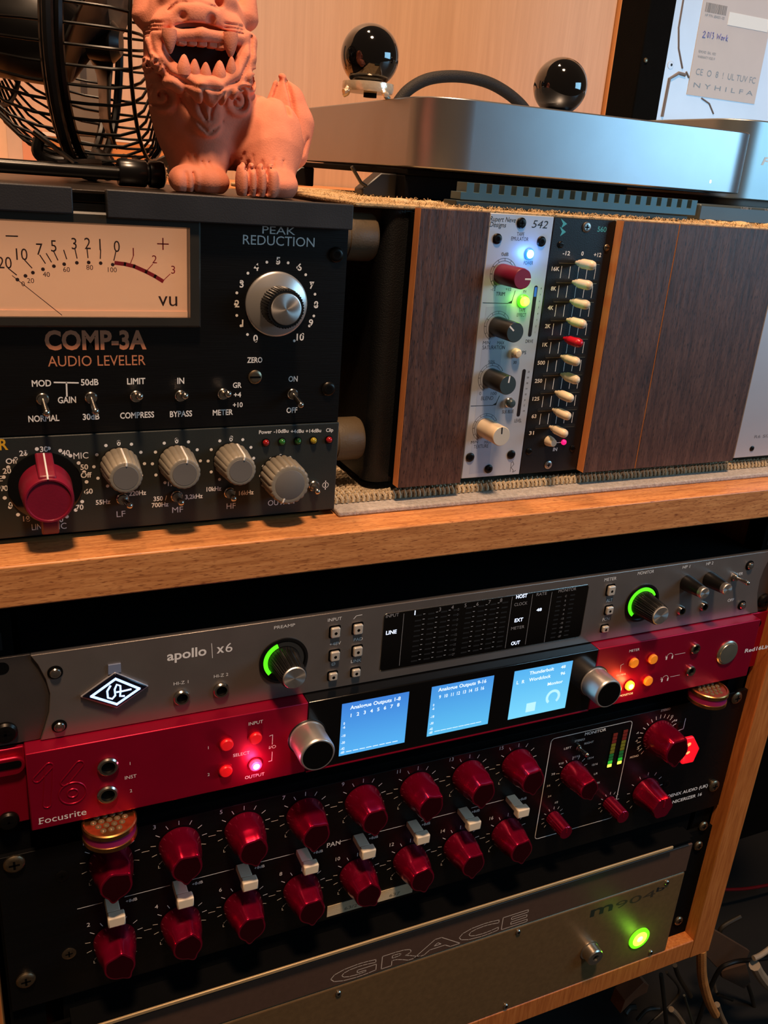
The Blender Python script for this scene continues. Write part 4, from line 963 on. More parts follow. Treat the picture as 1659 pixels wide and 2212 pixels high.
k = G().lathe(RK[0], RK[1], PY, [(10.6, .9), (10.6, 3), (10.2, 9), (9.8, 17.5), (9.2, 18.6), (8.6, 18.6), (8.3, 18.0), (.1, 18.0)], 72).obj('gain_knob', bordeaux, pa, label='big crimson knob with a bar shaped pointer')
G().prismx([(PY - 1.0, RK[1] - 16.5), (PY - 1.0, RK[1] + 15.2), (PY - 3.0, RK[1] + 15.2), (PY - 17.8, RK[1] + 10.4), (PY - 17.8, RK[1] - 10.4), (PY - 14, RK[1] - 16.5)], RK[0] - 3.4, RK[0] + 3.4).obj('pointer_bar', bordeaux, k, bevel=.7)
G().tube([(RK[0], PY - 3.2, RK[1] + 15.3), (RK[0], PY - 17.9, RK[1] + 10.6), (RK[0], PY - 18.7, RK[1] + 9.3)], .38, 6).obj('pointer_line', white, k)
for a, b, dx, dz in (( 52.65,64.40 , 2.0, -1.0), ( 76.30,63.64 , .6, -.8), ( 100.55,63.35 , .2, -.6), ( 141.88,63.46 , -.6, -.5)): toggle(pa, a, b, PY, dx, dz, 5.0, 2.7)

# ================================================================== carpet mat under the lunchbox rack
mt = thing('carpet_mat', 'beige looped carpet offcut under the wooden fronted module rack', 'mat', (290, 130, 47.2))
carpetm = mat('beige_carpet', (150, 130, 104), .95, var=.35, vs=260, bump=1.0, bs=700)
G().box(120, 640, 20, 250, 47.25, 52.5).obj('carpet_base', carpetm, mt, bevel=1.0)
G().box(154.2, 640, 9.5, 20.5, 47.25, 50.0).obj('edge_tape', mat('grey_cloth_edge', (176, 166, 158), .9, var=.2, vs=500, bump=.8, bs=900), mt, bevel=.8)
g = G(); rnd = random.Random(3)
for row in range(12):
    y = 21 + row * 3.6
    for i in range(150):
        x = 156 + i * 2.9 + rnd.uniform(-.5, .5); 
        if x > 560 or (row > 1 and x > 174): continue
        s_ = rnd.uniform(.8, 1.2)
        a = rnd.uniform(-.5, .2)
        pts = [(x - .8, y + rnd.uniform(-.5, .5), 50.5), (x - .5 + a, y, 52.6 + s_), (x + .5 + a, y - .4, 53.3 + s_), (x + 1.1, y - 1.0, 52.2), (x + 1.0, y - 1.3, 50.5)]
        g.tube(pts, [.75, .85, .9, .85, .7], 5)
g.obj('loop_pile', mat('loop_yarn', (206, 184, 150), .95, var=.3, vs=300, bump=.8, bs=1500), mt, kind='stuff')

# ================================================================== module rack (lunchbox) with dark wood blanks
lb = thing('module_rack', 'wide black module rack with dark wood blanking panels standing on the carpet mat', 'rack', (300, 140, 53))
g = G(); g.box(190.2, 640, 30.2, 240, 57.5, 59.5); g.box(190.2, 640, 30.2, 240, 188.4, 190.2); g.box(190.2, 640, 232, 240, 59.6, 188.3); g.obj('chassis', matteblack, lb)
pts = []
for cx, cy, a0 in ((176.5 + 7, 28 + 7, 180), ):
    pts = [(cx + 7 * math.cos(math.radians(a0 + 90 * k / 10)), cy + 7 * math.sin(math.radians(a0 + 90 * k / 10))) for k in range(11)]
g = G(); g.prismz(pts + [(190, 28), (190, 240), (176.5, 240)], 57.0, 190.6); g.obj('side_cheek', leatherette, lb, ang=30, label='rounded black pebbled side')
for q in ((186, 45), (600, 45), (186, 225), (600, 225)):
    G().lathez(q[0], q[1], 52.6, [(6, 0), (6.5, 4.3)], 20).obj('rubber_foot', black, lb)
def blank(x0, x1, seam=None):
    t = G().box(x0, x1, 14, 20, 58.3, 192.4).obj('wood_blank', walnut, lb, bevel=.25, label='dark wood blanking panel')
    G().box(x0 - .1, x0 + .12, 14.15, 19.9, 58.4, 192.3).obj('raw_edge', edge_wood, t)
    return t
w1 = ( 187.47,192.68 )[0]; w1b = ( 187.95,61.83 )[0]
x542 = ( 227.55,191.55 )[0]; x542b = ( 264.09,191.68 )[0]; x560 = ( 301.97,191.30 )[0]
w2 = ( 302.13,190.20 )[0]; w3 = ( 338.59,59.55 )[0]; w4 = ( 414.01,61.30 )[0]
blank(w1, x542 * 373 / 379 - .2)
blank(w2, w3 - .25); blank(w3 + .25, w4 - .2)
for x0, x1 in ((w1 + 1, x542 - .5), (w2 + .5, w4)):
    G().box(x0, x1, 20.1, 30, 60, 190).obj('blank_bracket', matteblack, lb)
G().box(x542 - 1, x560 + 1, 23.2, 30, 60, 190).obj('module_rail', matteblack, lb)
sp = thing('silver_rack_panel', 'plain silver grey panel with small printed name at the right end of the module rack', 'panel', (430, 20, 58))
G().box(w4 * 377 / 373 + .2, 560, 18, 20, 58.3, 192.2).obj('panel', mat('pale_silver_paint', (188, 186, 192), .42, .4, var=.02), sp, bevel=.3)
g = G(); txt(g, 'R6 SIX SPACE', 432.22,69.11 , 462.33,71.75 , 17.93, 1.9); g.obj('lettering', mat('grey_ink', (110, 106, 108), .6, var=0), sp)
a, b = 432.31,63.72 ; screw(sp, a, b, 18, 1.7, darksteel, 'hex', .6)

# ---------------------------------------------------------- tape module
tm = thing('tape_emulator_module', 'tall pale silver tape emulator module with crimson, two black and cream knobs', 'audio module', (238, 20, 58))
TY = 20.0; Y = TY - .06
x0 = x542 + .1; x1 = x542b - .3
G().box(x0, x1, TY, 23, 58.3, 192.0).obj('front_panel', silverpanel, tm, bevel=.3)
G().box(x0 + 1, x1 - 1, 30.1, 160, 62, 188).obj('module_body', darksteel, tm)
ba, bb = 233.15,162.12 ; bc, bd_ = 236.85,162.20 
g = G(); g.prism([( 230.83,148.02 ), ( 242.80,148.82 ), ( 243.95,60.81 ), ( 231.99,60.61 )], Y + .02, 0, True); g.obj('tint_band', silverband, tm)
g = G()
for s_, a, b, c, d, h in (('Rupert Neve', 227.50,188.19 , 241.76,188.45 , 2.3), ('Designs', 227.57,185.78 , 236.64,185.76 , 2.3), ('542', 251.39,186.37 , 260.34,186.36 , 3.6),
    ('TAPE', 243.49,182.20 , 247.76,182.16 , 1.8), ('EMULATOR', 240.58,180.04 , 250.52,179.99 , 1.8), ('POWER', 249.50,168.85 , 255.00,168.90 , 1.8), ('TAPE', 250.10,145.68 , 253.94,145.94 , 1.8), ('EFFECT', 249.35,143.37 , 254.75,143.40 , 1.8), ('IN', 251.38,155.31 , 253.02,155.34 , 1.4),
    ('0dB', 236.18,172.51 , 240.13,172.64 , 1.7), ('-12', 232.42,155.89 , 235.07,155.94 , 1.5), ('+12', 240.94,156.04 , 244.17,156.10 , 1.5), ('TRIM', 235.67,153.48 , 240.76,153.56 , 1.9), ('SATURATION', 231.49,126.90 , 244.59,127.01 , 2.0), ('MIN', 231.43,129.46 , 235.48,129.43 , 1.7), ('MAX', 239.77,129.40 , 243.97,129.37 , 1.7),
    ('BLEND', 234.11,100.80 , 241.36,100.55 , 2.0), ('50%', 235.81,119.78 , 239.74,119.71 , 1.6), ('0', 232.65,103.52 , 233.76,103.49 , 1.6), ('100', 239.59,103.31 , 242.96,103.20 , 1.6), ('TEXTURE', 232.96,74.81 , 241.90,74.68 , 2.0), ('MIN', 231.00,77.46 , 235.21,77.35 , 1.6), ('MAX', 239.19,77.13 , 243.19,76.91 , 1.6),
    ('IPS', 255.05,124.28 , 257.88,124.25 , 1.7), ('30', 250.84,119.29 , 252.85,119.26 , 1.6), ('SILK BLUE', 247.78,93.00 , 254.92,93.09 , 1.9), ('DRIVE', 256.68,130.11 , 261.22,130.09 , 1.7), ('LEVEL', 256.26,87.97 , 260.65,87.78 , 1.9)):
    txt(g, s_, a, b, c, d, Y, h, slant=.22 if s_ in ('Rupert Neve', 'Designs', '542') else 0)
for p_ in ([( 228.71,150.02 ), ( 242.92,149.85 ), ( 245.45,151.13 ), ( 246.61,156.14 )], [( 228.44,97.82 ), ( 241.48,97.71 ), ( 243.54,99.00 ), ( 245.00,102.65 )]):
    g.stroke(p_, Y, .32)
    g.prism([p_[1], p_[2], ((p_[2][0] + p_[3][0]) / 2, (p_[2][1] + p_[3][1]) / 2), (p_[2][0], p_[1][1])], Y, 0, True)
def dial(g, x, z, r0, r1, a0=-150, a1=60, n=8):
    for r_ in (r0, r1): g.stroke([(x + r_ * math.cos(math.radians(90 - t)), z + r_ * math.sin(math.radians(90 - t))) for t in np.linspace(a0, a1, 26)], Y, .18)
    for t in np.linspace(a0, a1, n): 
        a = math.radians(90 - t); g.stroke([(x + r0 * math.cos(a), z + r0 * math.sin(a)), (x + r1 * math.cos(a), z + r1 * math.sin(a))], Y, .2)
KZ = (164.0, 138.5, 112.3, 85.9); kx = 238.5
for z in KZ: dial(g, kx, z, 6.3, 7.5)
sg = [( 257.77,60.10 ), ( 257.61,65.14 ), ( 258.68,65.86 ), ( 259.52,64.22 ), ( 258.01,62.47 ), ( 259.74,60.76 ), ( 259.30,59.73 ), ( 261.24,60.66 )]
g.stroke(sg, Y, .2)
for i in range(8): txtc(g, str(8 - i), *(( 261.82,157.55 )[0] - i * 0.02, ( 261.82,157.55 )[1] - i * 3.15), .9, Y); 
for i, s_ in enumerate(('22', '20', '18', '14', '10', '6', '2', '-10')): txtc(g, s_, ( 261.05,114.98 )[0], ( 261.05,114.98 )[1] - i * 3.0, .9, Y)
g.obj('lettering', ink, tm)
for a, b, r_, kd in (( 245.17,188.23 , 2.6, 'cross'), ( 232.62,180.43 , 2.5, 'hex'), ( 258.09,180.18 , 2.5, 'hex'), ( 231.37,70.04 , 2.5, 'hex'), ( 256.84,69.96 , 2.5, 'hex'), ( 243.69,62.74 , 2.4, 'cross')): screw(tm, a, b, TY, r_, darksteel, kd, 1.0)
def cap_knob(x, z, r, h, m, mf, ang, line):
    g = G(); g.lathe(x, z, TY, [(r, .3), (r, 2), (r * .985, h - .4), (r * .93, h)], 48); k = g.obj('knob', m, tm)
    g = G(); g.lathe(x, z, TY, [(r * .93, h - .1), (r * .92, h + .05), (.05, h + .06)], 48); g.obj('knob_face', mf, k)
    a = math.radians(90 - ang); d_ = Vector((math.cos(a), math.sin(a))); c_ = Vector((x, z))
    q = G(); q.stroke([tuple(c_ + d_ * r * .3), tuple(c_ + d_ * r * .88)], TY - h - .12, .8); q.obj('pointer_line', line, k)
cap_knob(kx - .6, KZ[0], 5.0, 18.5, mat('dark_magenta_knob', (104, 16, 44), .4, var=.05), mat('crimson_knob_face', (128, 30, 62), .4, var=.05), 90, white)
cap_knob(kx, KZ[1], 5.0, 17.0, mat('black_grey_knob', (34, 31, 28), .42, var=.05), mat('slate_knob_face', (52, 66, 70), .4, var=.05), -50, white)
cap_knob(kx, KZ[2], 5.0, 16.5, mat('black_grey_knob', (34, 31, 28)), mat('slate_knob_face', (52, 66, 70)), 5, white)
cap_knob(kx, KZ[3], 5.2, 16.5, cream, mat('cream_knob_face', (206, 198, 184), .4, var=.03), -4, ink)
a, b = 251.84,174.01 ; g = G(); g.lathe(a, b, TY, [(2.7, 0), (2.7, .8), (2.2, 1.4)], 24); k = g.obj('power_led', glow('blue_ring', (40, 120, 255), 1.6), tm, label='glowing blue power light')
G().lathe(a, b, TY - 1.4, [(2.1, 0), (1.6, .5), (.05, .7)], 24).obj('core', glow('blue_core', (190, 236, 255), 1.6), k)
a, b = 251.74,151.21 ; g = G(); g.lathe(a, b, TY, [(3.3, 0), (3.3, 1.0), (2.7, 1.6)], 24); k = g.obj('lit_push_button', ledgreen, tm, label='push button lit green and yellow')
G().lathe(a, b, TY - 1.6, [(2.5, 0), (2.3, 1.3), (1.7, 1.9), (.05, 2.0)], 24).obj('core', ledyellow, k)
for nm_, c_, q, e_ in (('blue_led_light', (.1, .35, 1), ( 251.84,174.01 ), .006), ('green_led_light', (.3, 1, .05), ( 251.74,151.21 ), .005)):
    l = bpy.data.lights.new(nm_, 'POINT'); l.energy = e_; l.color = c_; l.shadow_soft_size = .002
    lo = bpy.data.objects.new(nm_, l); COL.objects.link(lo); lo.location = (q[0] * MM, .0145, q[1] * MM)
a, b = 251.28,125.04 ; g = G(); g.lathe(a, b, TY, [(2.4, 0), (2.4, 2.4), (1.6, 3.4), (.05, 3.6)], 28); g.obj('push_button', cream, tm)
a, b = 251.19,98.98 ; g = G(); g.lathe(a, b, TY, [(2.7, 0), (2.7, .8), (2.3, 1.2)], 28); k = g.obj('push_button', chrome, tm)
G().lathe(a, b, TY - 1.2, [(2.2, 0), (2.2, 2.0), (1.6, 2.8), (.05, 3.0)], 28).obj('key', mat('slate_knob_face', (52, 66, 70)), k)
for p_, q_ in ((( 258.48,158.90 ), ( 258.80,133.31 )), (( 258.16,116.41 ), ( 258.12,91.04 ))):
    xm = (p_[0] + q_[0]) / 2
    m_ = G().prism(rrect(xm - 1.05, xm + 1.05, q_[1], p_[1], 1.0, 5), TY - .1, TY + .05).obj('meter_slot', mat('slot_dark', (30, 24, 26), .3, var=.1), tm)
    n_ = 16; 
    if p_[1] > 130: G().box(xm - .7, xm + .7, TY - .14, TY - .09, p_[1] - 5.5, p_[1] - .8).obj('lit_segments', glow('meter_blue', (40, 84, 170), .6), m_)

# ---------------------------------------------------------- graphic equaliser module
eq = thing('equaliser_module', 'narrow black equaliser module with nine cream and one red slider cap', 'audio module', (275, 20, 58))
G().box(x542b + .1, x560, TY, 23, 58.3, 192.0).obj('front_panel', mat('eq_black_paint', (24, 24, 26), .38, .3, var=.08, bump=.1, bs=1800), eq, bevel=.3)
G().box(x542b + 1, x560 - 1, 30.1, 160, 62, 188).obj('module_body', darksteel, eq)
L = [( 270.72,170.71 ), ( 270.38,161.84 ), ( 270.03,152.38 ), ( 270.06,143.02 ), ( 270.09,133.03 ), ( 269.76,123.50 ), ( 269.71,113.82 ), ( 269.30,104.03 ), ( 269.14,94.55 ), ( 268.84,84.32 )]
R_ = [( 296.85,170.90 ), ( 297.06,161.26 ), ( 296.72,151.60 ), ( 296.23,142.19 ), ( 296.18,132.20 ), ( 296.11,122.95 ), ( 295.93,113.53 ), ( 295.94,103.75 ), ( 295.92,94.49 ), ( 295.41,84.38 )]
sxl = sum(a for a, b in L) / 10; sxr = sum(a for a, b in R_) / 10
za = (L[0][1] + R_[0][1]) / 2; zb_ = (L[9][1] + R_[9][1]) / 2
ZS = [za + (zb_ - za) * i / 9 for i in range(10)]
g = G()
for i in range(9):
    for j in range(5):
        x = sxl + (sxr - sxl) * (.1 + .8 * j / 4)
        g.stroke([(x, ZS[i] - 2.1), (x, ZS[i + 1] + 1.7)], Y, .3)
for s_, a, b, c, d in (('16K', 266.51,166.30 , 271.28,166.43 ), ('8K', 267.74,156.62 , 270.99,156.68 ), ('4K', 267.39,146.99 , 270.95,147.02 ), ('2K', 267.30,137.69 , 270.74,137.69 ), ('1K', 267.34,128.12 , 270.58,128.10 ), ('500', 265.80,118.56 , 270.47,118.73 ), ('250', 265.67,108.97 , 270.27,109.03 ), ('125', 265.76,99.35 , 270.07,99.33 ), ('63', 266.78,89.80 , 269.76,89.68 ), ('31', 266.62,80.42 , 269.70,80.47 ),
    ('-12', 271.89,174.13 , 276.33,174.16 ), ('0', 283.25,174.28 , 284.68,174.33 ), ('+12', 291.13,173.97 , 295.81,174.01 ), ('IN', 283.87,70.13 , 286.60,70.36 )):
    txt(g, s_, a, b, c, d, Y, 2.0, True)
a, b = 286.09,75.06 ; g.stroke([(a - 2, b), (a + 2.4, b)], Y, .35)
g.obj('lettering', white, eq)
g = G(); txt(g, '560', 290.97,186.54 , 296.61,185.99 , Y, 2.5, True)
a, b = 270.41,187.18 
for dz in (1.9, -1.9): g.prism([(a - 2.6, b + dz + 2.4), (a + 1.0 + .6, b + dz), (a - 1.6, b + dz - 2.2), (a - .9, b + dz)], Y, 0, True)
g.obj('cyan_emblem', cyanprint, eq)
redcap = mat('scarlet_slider_cap', (190, 18, 40), .3, var=.05)
fr = []
TIPS = [( 281.01,170.00 ), ( 280.78,161.74 ), ( 281.08,152.89 ), ( 280.66,143.56 ), ( 280.34,133.46 ), ( 280.36,124.58 ), ( 281.97,114.69 ), ( 279.99,105.29 ), ( 280.02,95.80 ), ( 279.71,86.01 )]
for i in range(10):
    s_ = G().prism(rrect(sxl, sxr, ZS[i] - 1.0, ZS[i] + 1.0, .9, 4), TY - .12, TY + .02).obj('slider_slot', mat('slot_black', (5, 5, 5), .8, var=0), eq)
    G().box(sxl + .6, sxr - .6, TY - .16, TY - .11, ZS[i] - .75, ZS[i] - .45).obj('slide_rail', nickel, s_)
    tx, tz = TIPS[i]; tx = min(max(tx, sxl + 3), sxr - 2)
    g = G(); g.lathe(tx, ZS[i], TY, [(.9, 0), (.9, 2.0), (1.6, 2.4), (1.8, 4.4), (2.3, 5.2), (2.45, 6.4), (2.45, 12.2), (2.15, 13.8), (1.3, 14.8), (.05, 15.0)], 24)
    g.obj('slider_cap', redcap if i == 4 else cream, eq, ang=50, label='red slider cap' if i == 4 else None)
a, b = 280.05,76.44 ; g = G(); g.lathe(a, b, TY, [(2.9, 0), (2.7, 2), (2.0, 4.8), (1.8, 5.0), (.05, 5.0)], 32); g.obj('push_button', cream, eq)
a, b = 290.08,75.16 ; g = G(); g.lathe(a, b, TY, [(1.5, 0), (1.5, .8), (1.0, 1.5), (.05, 1.8)], 20); g.obj('status_led', glow('lit_magenta', (250, 20, 110), 1.2), eq, label='lit magenta light')
for a, b, r_, kd, m_ in (( 283.95,188.08 , 2.6, 'cross', steel), ( 269.81,179.09 , 1.7, 'slot', darksteel), ( 298.34,178.68 , 1.7, 'slot', nickel), ( 268.09,71.12 , 1.9, 'slot', darksteel), ( 296.88,71.16 , 1.9, 'slot', darksteel), ( 282.01,62.52 , 2.4, 'cross', steel)): screw(eq, a, b, TY, r_, m_, kd, .8)


# ================================================================== things on top of the module rack
felt = mat('tan_felt', (188, 158, 116), .95, var=.25, vs=200, bump=1.0, bs=600)
fp_ = thing('felt_pad', 'tan fuzzy felt pad lying on top of the module rack under the computers', 'felt pad', (400, 130, 191))
G().box(160, 640, 26, 239, 190.8, 193.2).obj('pad', felt, fp_, bevel=.8)
g = G(); rnd = random.Random(5)
for i in range(2600):
    x = rnd.uniform(160, 480); y = rnd.choice((26, 27, 30, 40, 60, 90, 140)) + rnd.uniform(-1, 8)
    a = rnd.uniform(0, 6.28); L_ = rnd.uniform(1.2, 4.0); h = rnd.uniform(.4, 1.8)
    g.tube([(x, y, 192.8), (x + L_ * .5 * math.cos(a), y + L_ * .5 * math.sin(a), 193.2 + h), (x + L_ * math.cos(a), y + L_ * math.sin(a), 193.1 + h * .6)], .12, 3)
for i in range(16):
    x = rnd.choice((186, 196, 204, 395, 410, 425)) + rnd.uniform(-6, 6); y = 30 + rnd.uniform(0, 20)
    g.ball((x, y, 193.4), rnd.uniform(2.2, 4.0), 10, 6, (1.6, 1, .5))
g.obj('loose_fibres', mat('felt_fibre', (206, 178, 134), .95, var=.2), fp_, kind='stuff')

am = thing('finned_amplifier', 'flat box with a comb-like finned heat sink on the felt pad under the computer', 'heat sink', (288, 60, 193.5))
fy = 32.0
fx0, fz0 = 214.92,193.48 ; fx1, fz1 = 364.24,192.39 ; tz = ( 215.98,202.73 )[1]
zb0 = 193.9; zt0 = zb0 + 10.8
ys = fy
G().box(fx0, fx1 - 5, ys, 45, zb0 - .3, zb0 + 2.4).obj('base', mat('dark_green_grey_metal', (44, 58, 60), .5, .5, var=.1), am, bevel=.4)
pts = [(fx0 + 2, zb0 + 2.9), (fx1, zb0 + 2.9)]
n = 21; wx = (fx1 - fx0 - 2) / n
top = []
for i in range(n):
    a = fx1 - i * wx; b = a - wx * .58; c = a - wx
    top += [(a, zt0), (b, zt0), (b, zb0 + 6.4), (c, zb0 + 6.4)]
top[-1] = (fx0 + 2, zb0 + 6.4)
G().prism(pts + top, ys, 42).obj('heat_sink', mat('blue_grey_anodised', (74, 98, 104), .45, .6, var=.08), am, bevel=.15)

st = thing('equipment_stand', 'black low stand with splayed feet carrying the slim computer', 'stand', (330, 190, 193.3))
G().box(226, 380, 112, 300, 206.0, 209.4).obj('plate', matteblack, st, bevel=.8)
G().box(226, 380, 114, 140, 193.6, 206).obj('front_rail', matteblack, st, bevel=.8)
for q in ((213, 128), (376, 128), (222, 290), (376, 290)):
    g = G(); s_ = -1 if q[0] < 300 else 1
    g.prism([(q[0] + s_ * 9, 193.3), (q[0] - s_ * 12, 193.3), (q[0] - s_ * 12, 206), (q[0] - s_ * 2, 206), (q[0] + s_ * 9, 197)], q[1] - 6, q[1] + 6); g.obj('foot', black, st, bevel=.8)
g = G(); g.tube([(196, 120, 208), (203, 122, 200), (212, 124, 196)], 1.0, 6); g.obj('thin_strut', black, st)

# slim computer
mc = thing('desktop_computer', 'slim rounded aluminium desktop computer with one small white light', 'computer', (344.5, 201.5, 210.1), (0, 0, -0.0266))
h = 116.4; alu = mat('anodised_aluminium', (160, 162, 166), .34, .92, var=.02, bump=.05, bs=4000)
out = rrect(-h, h, -h, h, 27, 14)
g = G(); g.prismz(out, 0, 35.6); g.obj('body', alu, mc, bevel=.7, local=True, ang=30)
g = G(); g.prismz(rrect(-h + 12, h - 12, -h + 12, h - 12, 25, 10), -0.6, 0.1); g.obj('base_cover', black, mc, local=True)
lx, lz = 418.92,215.94 
g = G(); g.lathe(lx - 344.5 + 3.1, lz - 210.1, -h - .02, [(.7, 0), (.45, .12)], 14, rf=lambda a, d: 1 + .5 * abs(math.sin(a))); g.obj('power_light', glow('white_led', (225, 238, 255), 1.6), mc, local=True)

# external drive box
ed = thing('drive_box', 'rounded metal drive box at the right edge beside the slim computer', 'external drive', (530, 200, 206))
x0 = 466.0; g = G(); g.prismz(rrect(x0, x0 + 190, 118, 308, 24, 12), 207.4, 257.0); g.obj('body', mat('teal_lit_aluminium', (150, 158, 160), .40, .9, var=.02), ed, bevel=.8, ang=30)
g = G(); g.prismz(rrect(x0 + 3, x0 + 187, 123, 303, 22, 12), 203.2, 207.3); g.obj('foot_pad', mat('amber_brown_rubber', (88, 60, 34), .5, var=.2), ed)
g = G(); txt(g, 'FireWire', 493.48,229.54 , 544.34,230.72 , 117.9, 5.0, True, slant=.2); g.obj('lettering', mat('white_silver_print', (210, 220, 224), .5, var=0), ed)
hb = thing('usb_hub_box', 'low dark box with tiny port lettering under the drive box', 'usb hub', (520, 100, 193))
G().box( ( 391.03,195.28 )[0], 640, 58, 300, 193.4, 203.0).obj('body', mat('teal_lit_black_plastic', (62, 74, 78), .42, .3, var=.05), hb, bevel=1.2)  # teal light on the black box is put into its base colour
g = G(); txt(g, 'USB 1', 422.63,201.59 , 430.83,201.76 , 57.9, 1.2); txt(g, 'USB 2', 442.22,201.82 , 449.98,201.69 , 57.9, 1.2); g.obj('lettering', greyprint, hb)

# bare hard disk in black frame
hd = thing('hard_disk', 'bright silver hard disk with paper label and handwriting standing in a black frame', 'hard disk', (545, 260, 257.5))
hx0 = 484.0; hx1 = 509.0
G().box(hx0, hx1, 250, 285, 258.0, 402).obj('black_frame', matteblack, hd, bevel=1.0)
hdm = mat('bright_cast_aluminium', (214, 224, 236), .5, .35, var=.02)
G().box(hx1 + .1, 640, 252, 280, 258.0, 402).obj('cover', hdm, hd, bevel=.6)
HY = 251.6
def h2(a): return a
G().tube([(x, 251.8, z) for x, z in (( 516.61,346.92 ), ( 516.75,328.03 ), ( 520.28,314.01 ), ( 527.41,300.76 ))], .7, 6).obj('cover_seam', mat('seam_grey', (110, 104, 104), .6, var=0), hd)
G().tube([(x, 251.8, z) for x, z in (( 531.70,298.91 ), ( 535.59,295.01 ))], .7, 6).obj('cover_seam', mat('seam_grey', (110, 104, 104), .6, var=0), hd)
G().tube([(x, 251.8, z) for x, z in (( 552.21,281.85 ), ( 561.51,278.63 ), ( 567.95,271.61 ))], .6, 6).obj('cover_seam', mat('seam_grey', (110, 104, 104), .6, var=0), hd)
G().tube([(x, 251.8, z) for x, z in (( 515.38,264.76 ), ( 516.26,292.31 ), ( 524.52,297.15 ), ( 531.35,296.55 ))], 1.3, 6).obj('cover_seam', mat('seam_grey', (110, 104, 104), .6, var=0), hd)
a, b = 515.11,302.03 ; g = G(); g.lathe(a, b, 252, [(3.0, 0), (3.0, .3), (2.2, .4)], 20); k = g.obj('screw', hdm, hd); g = G(); g.lathe(a + .6, b, 251.5, [(1.0, 0), (.8, .1)], 10); g.obj('recess', darksteel, k)
a, b = 488.25,302.08 ; g = G(); g.lathe(a, b, 250, [(1.8, 0), (1.6, 1.0), (.8, 1.4)], 16); g.obj('screw', nickel, hd)
lb_ = [( 535.66,349.43 ), ( 536.78,283.37 ), ( 609.69,282.51 )]
LX0 = (lb_[0][0] + lb_[1][0]) / 2; LX1 = lb_[2][0]; LZ0 = (lb_[1][1] + lb_[2][1]) / 2
lo_ = G().box(LX0, LX1, 251.5, 251.95, LZ0, 398).obj('paper_label', mat('label_paper', (196, 196, 200), .6, var=.02), hd, label='printed paper label with handwriting')
g = G(); Y = 251.4; inkb = mat('faint_blue_print', (130, 150, 168), .6, var=0)
zz = LZ0 + 6
for i, s_ in enumerate(('N Y H I L F A', 'CE  O  8  !  UL TUV FC')):
    txt(g, s_, LX0 + 5, zz + i * 9, LX1 - 4, zz + i * 9, Y, 3.4 if i == 0 else 4.6)
for i, s_ in enumerate(('WARRANTY VOID IF', 'REMOVED  SEAL  HDD')): txt(g, s_, LX0 + 4, zz + 21 + i * 3.6, LX0 + 22, zz + 21 + i * 3.6, Y, 1.8)
rows = (('HP P/N 684067-001', 56), ('REV 0 02 04 H', 0), )
txt(g, 'HP P/N 6B4001-00', LX0 + 4, zz + 50.0, LX0 + 24, zz + 50.0, Y, 2.0)
for i, s_ in enumerate(('SN A0 V1', 'RATED 5V 400mA 12V 750mA', 'Storage Products Division', 'MADE IN CHINA BY THAI', 'LBA 1 953 525 168', 'CAPACITY 1TB  HCC 2013', 'P/N MODEL HDD')):
    txt(g, s_, LX0 + 2, zz + 65 + i * 5.2, LX0 + (34 if i > 1 else 24), zz + 65 + i * 5.2, Y, 2.0)
g.obj('label_print', inkb, lo_)
g = G(); x = LX0 + 3; rnd = random.Random(2)
while x < LX0 + 25:
    w_ = rnd.choice((.3, .5, .8)); g.box(x, x + w_, Y, Y + .05, zz + 53, zz + 59.5); x += w_ + rnd.choice((.3, .5))
x = LX0 + 38
while x < LX1: w_ = rnd.choice((.3, .5, .8)); g.box(x, x + w_, Y, Y + .05, zz + 92, zz + 99); x += w_ + rnd.choice((.3, .5))
g.obj('barcode', mat('barcode_grey', (120, 124, 130), .6, var=0), lo_, kind='stuff')
G().box(LX0 + 28, LX1 - 2, 251.3, 251.5, zz + 47, zz + 56).obj('white_sticker', mat('blank_white', (226, 236, 240), .5, var=0), lo_)
g = G()
def hw(pts, ox, oz, s_): g.tube([(ox + a * s_, 251.35, oz + b * s_) for a, b in pts], .28, 5)
ox, oz, s_ = LX0 + 5, zz + 35.5, 4.2
hw([(0, .8), (.3, 1.1), (.6, .8), (.1, .1), (0, 0), (.7, .05)], ox, oz, s_)
hw([(1.1, .6), (1.2, 1.0), (1.5, .9), (1.5, .3), (1.25, .1), (1.1, .5)], ox, oz, s_)
hw([(1.95, 1.1), (1.85, .1)], ox, oz, s_)
hw([(2.3, 1.0), (2.6, 1.1), (2.5, .65), (2.75, .4), (2.4, .05)], ox, oz, s_)
hw([(3.5, 1.0), (3.6, .2), (3.9, .8), (4.1, .2), (4.4, 1.1)], ox, oz, s_)
hw([(4.7, .6), (4.6, .2), (4.9, .15), (5.0, .55), (4.7, .65)], ox, oz, s_)
hw([(5.2, .6), (5.25, .1)], ox, oz, s_); hw([(5.22, .4), (5.5, .65)], ox, oz, s_)
hw([(5.9, 1.1), (5.8, .1)], ox, oz, s_); hw([(6.2, .7), (5.85, .4), (6.25, .05)], ox, oz, s_)
g.obj('handwriting', mat('blue_pen', (96, 108, 190), .5, var=0), lo_, label='handwritten year and word in blue pen')

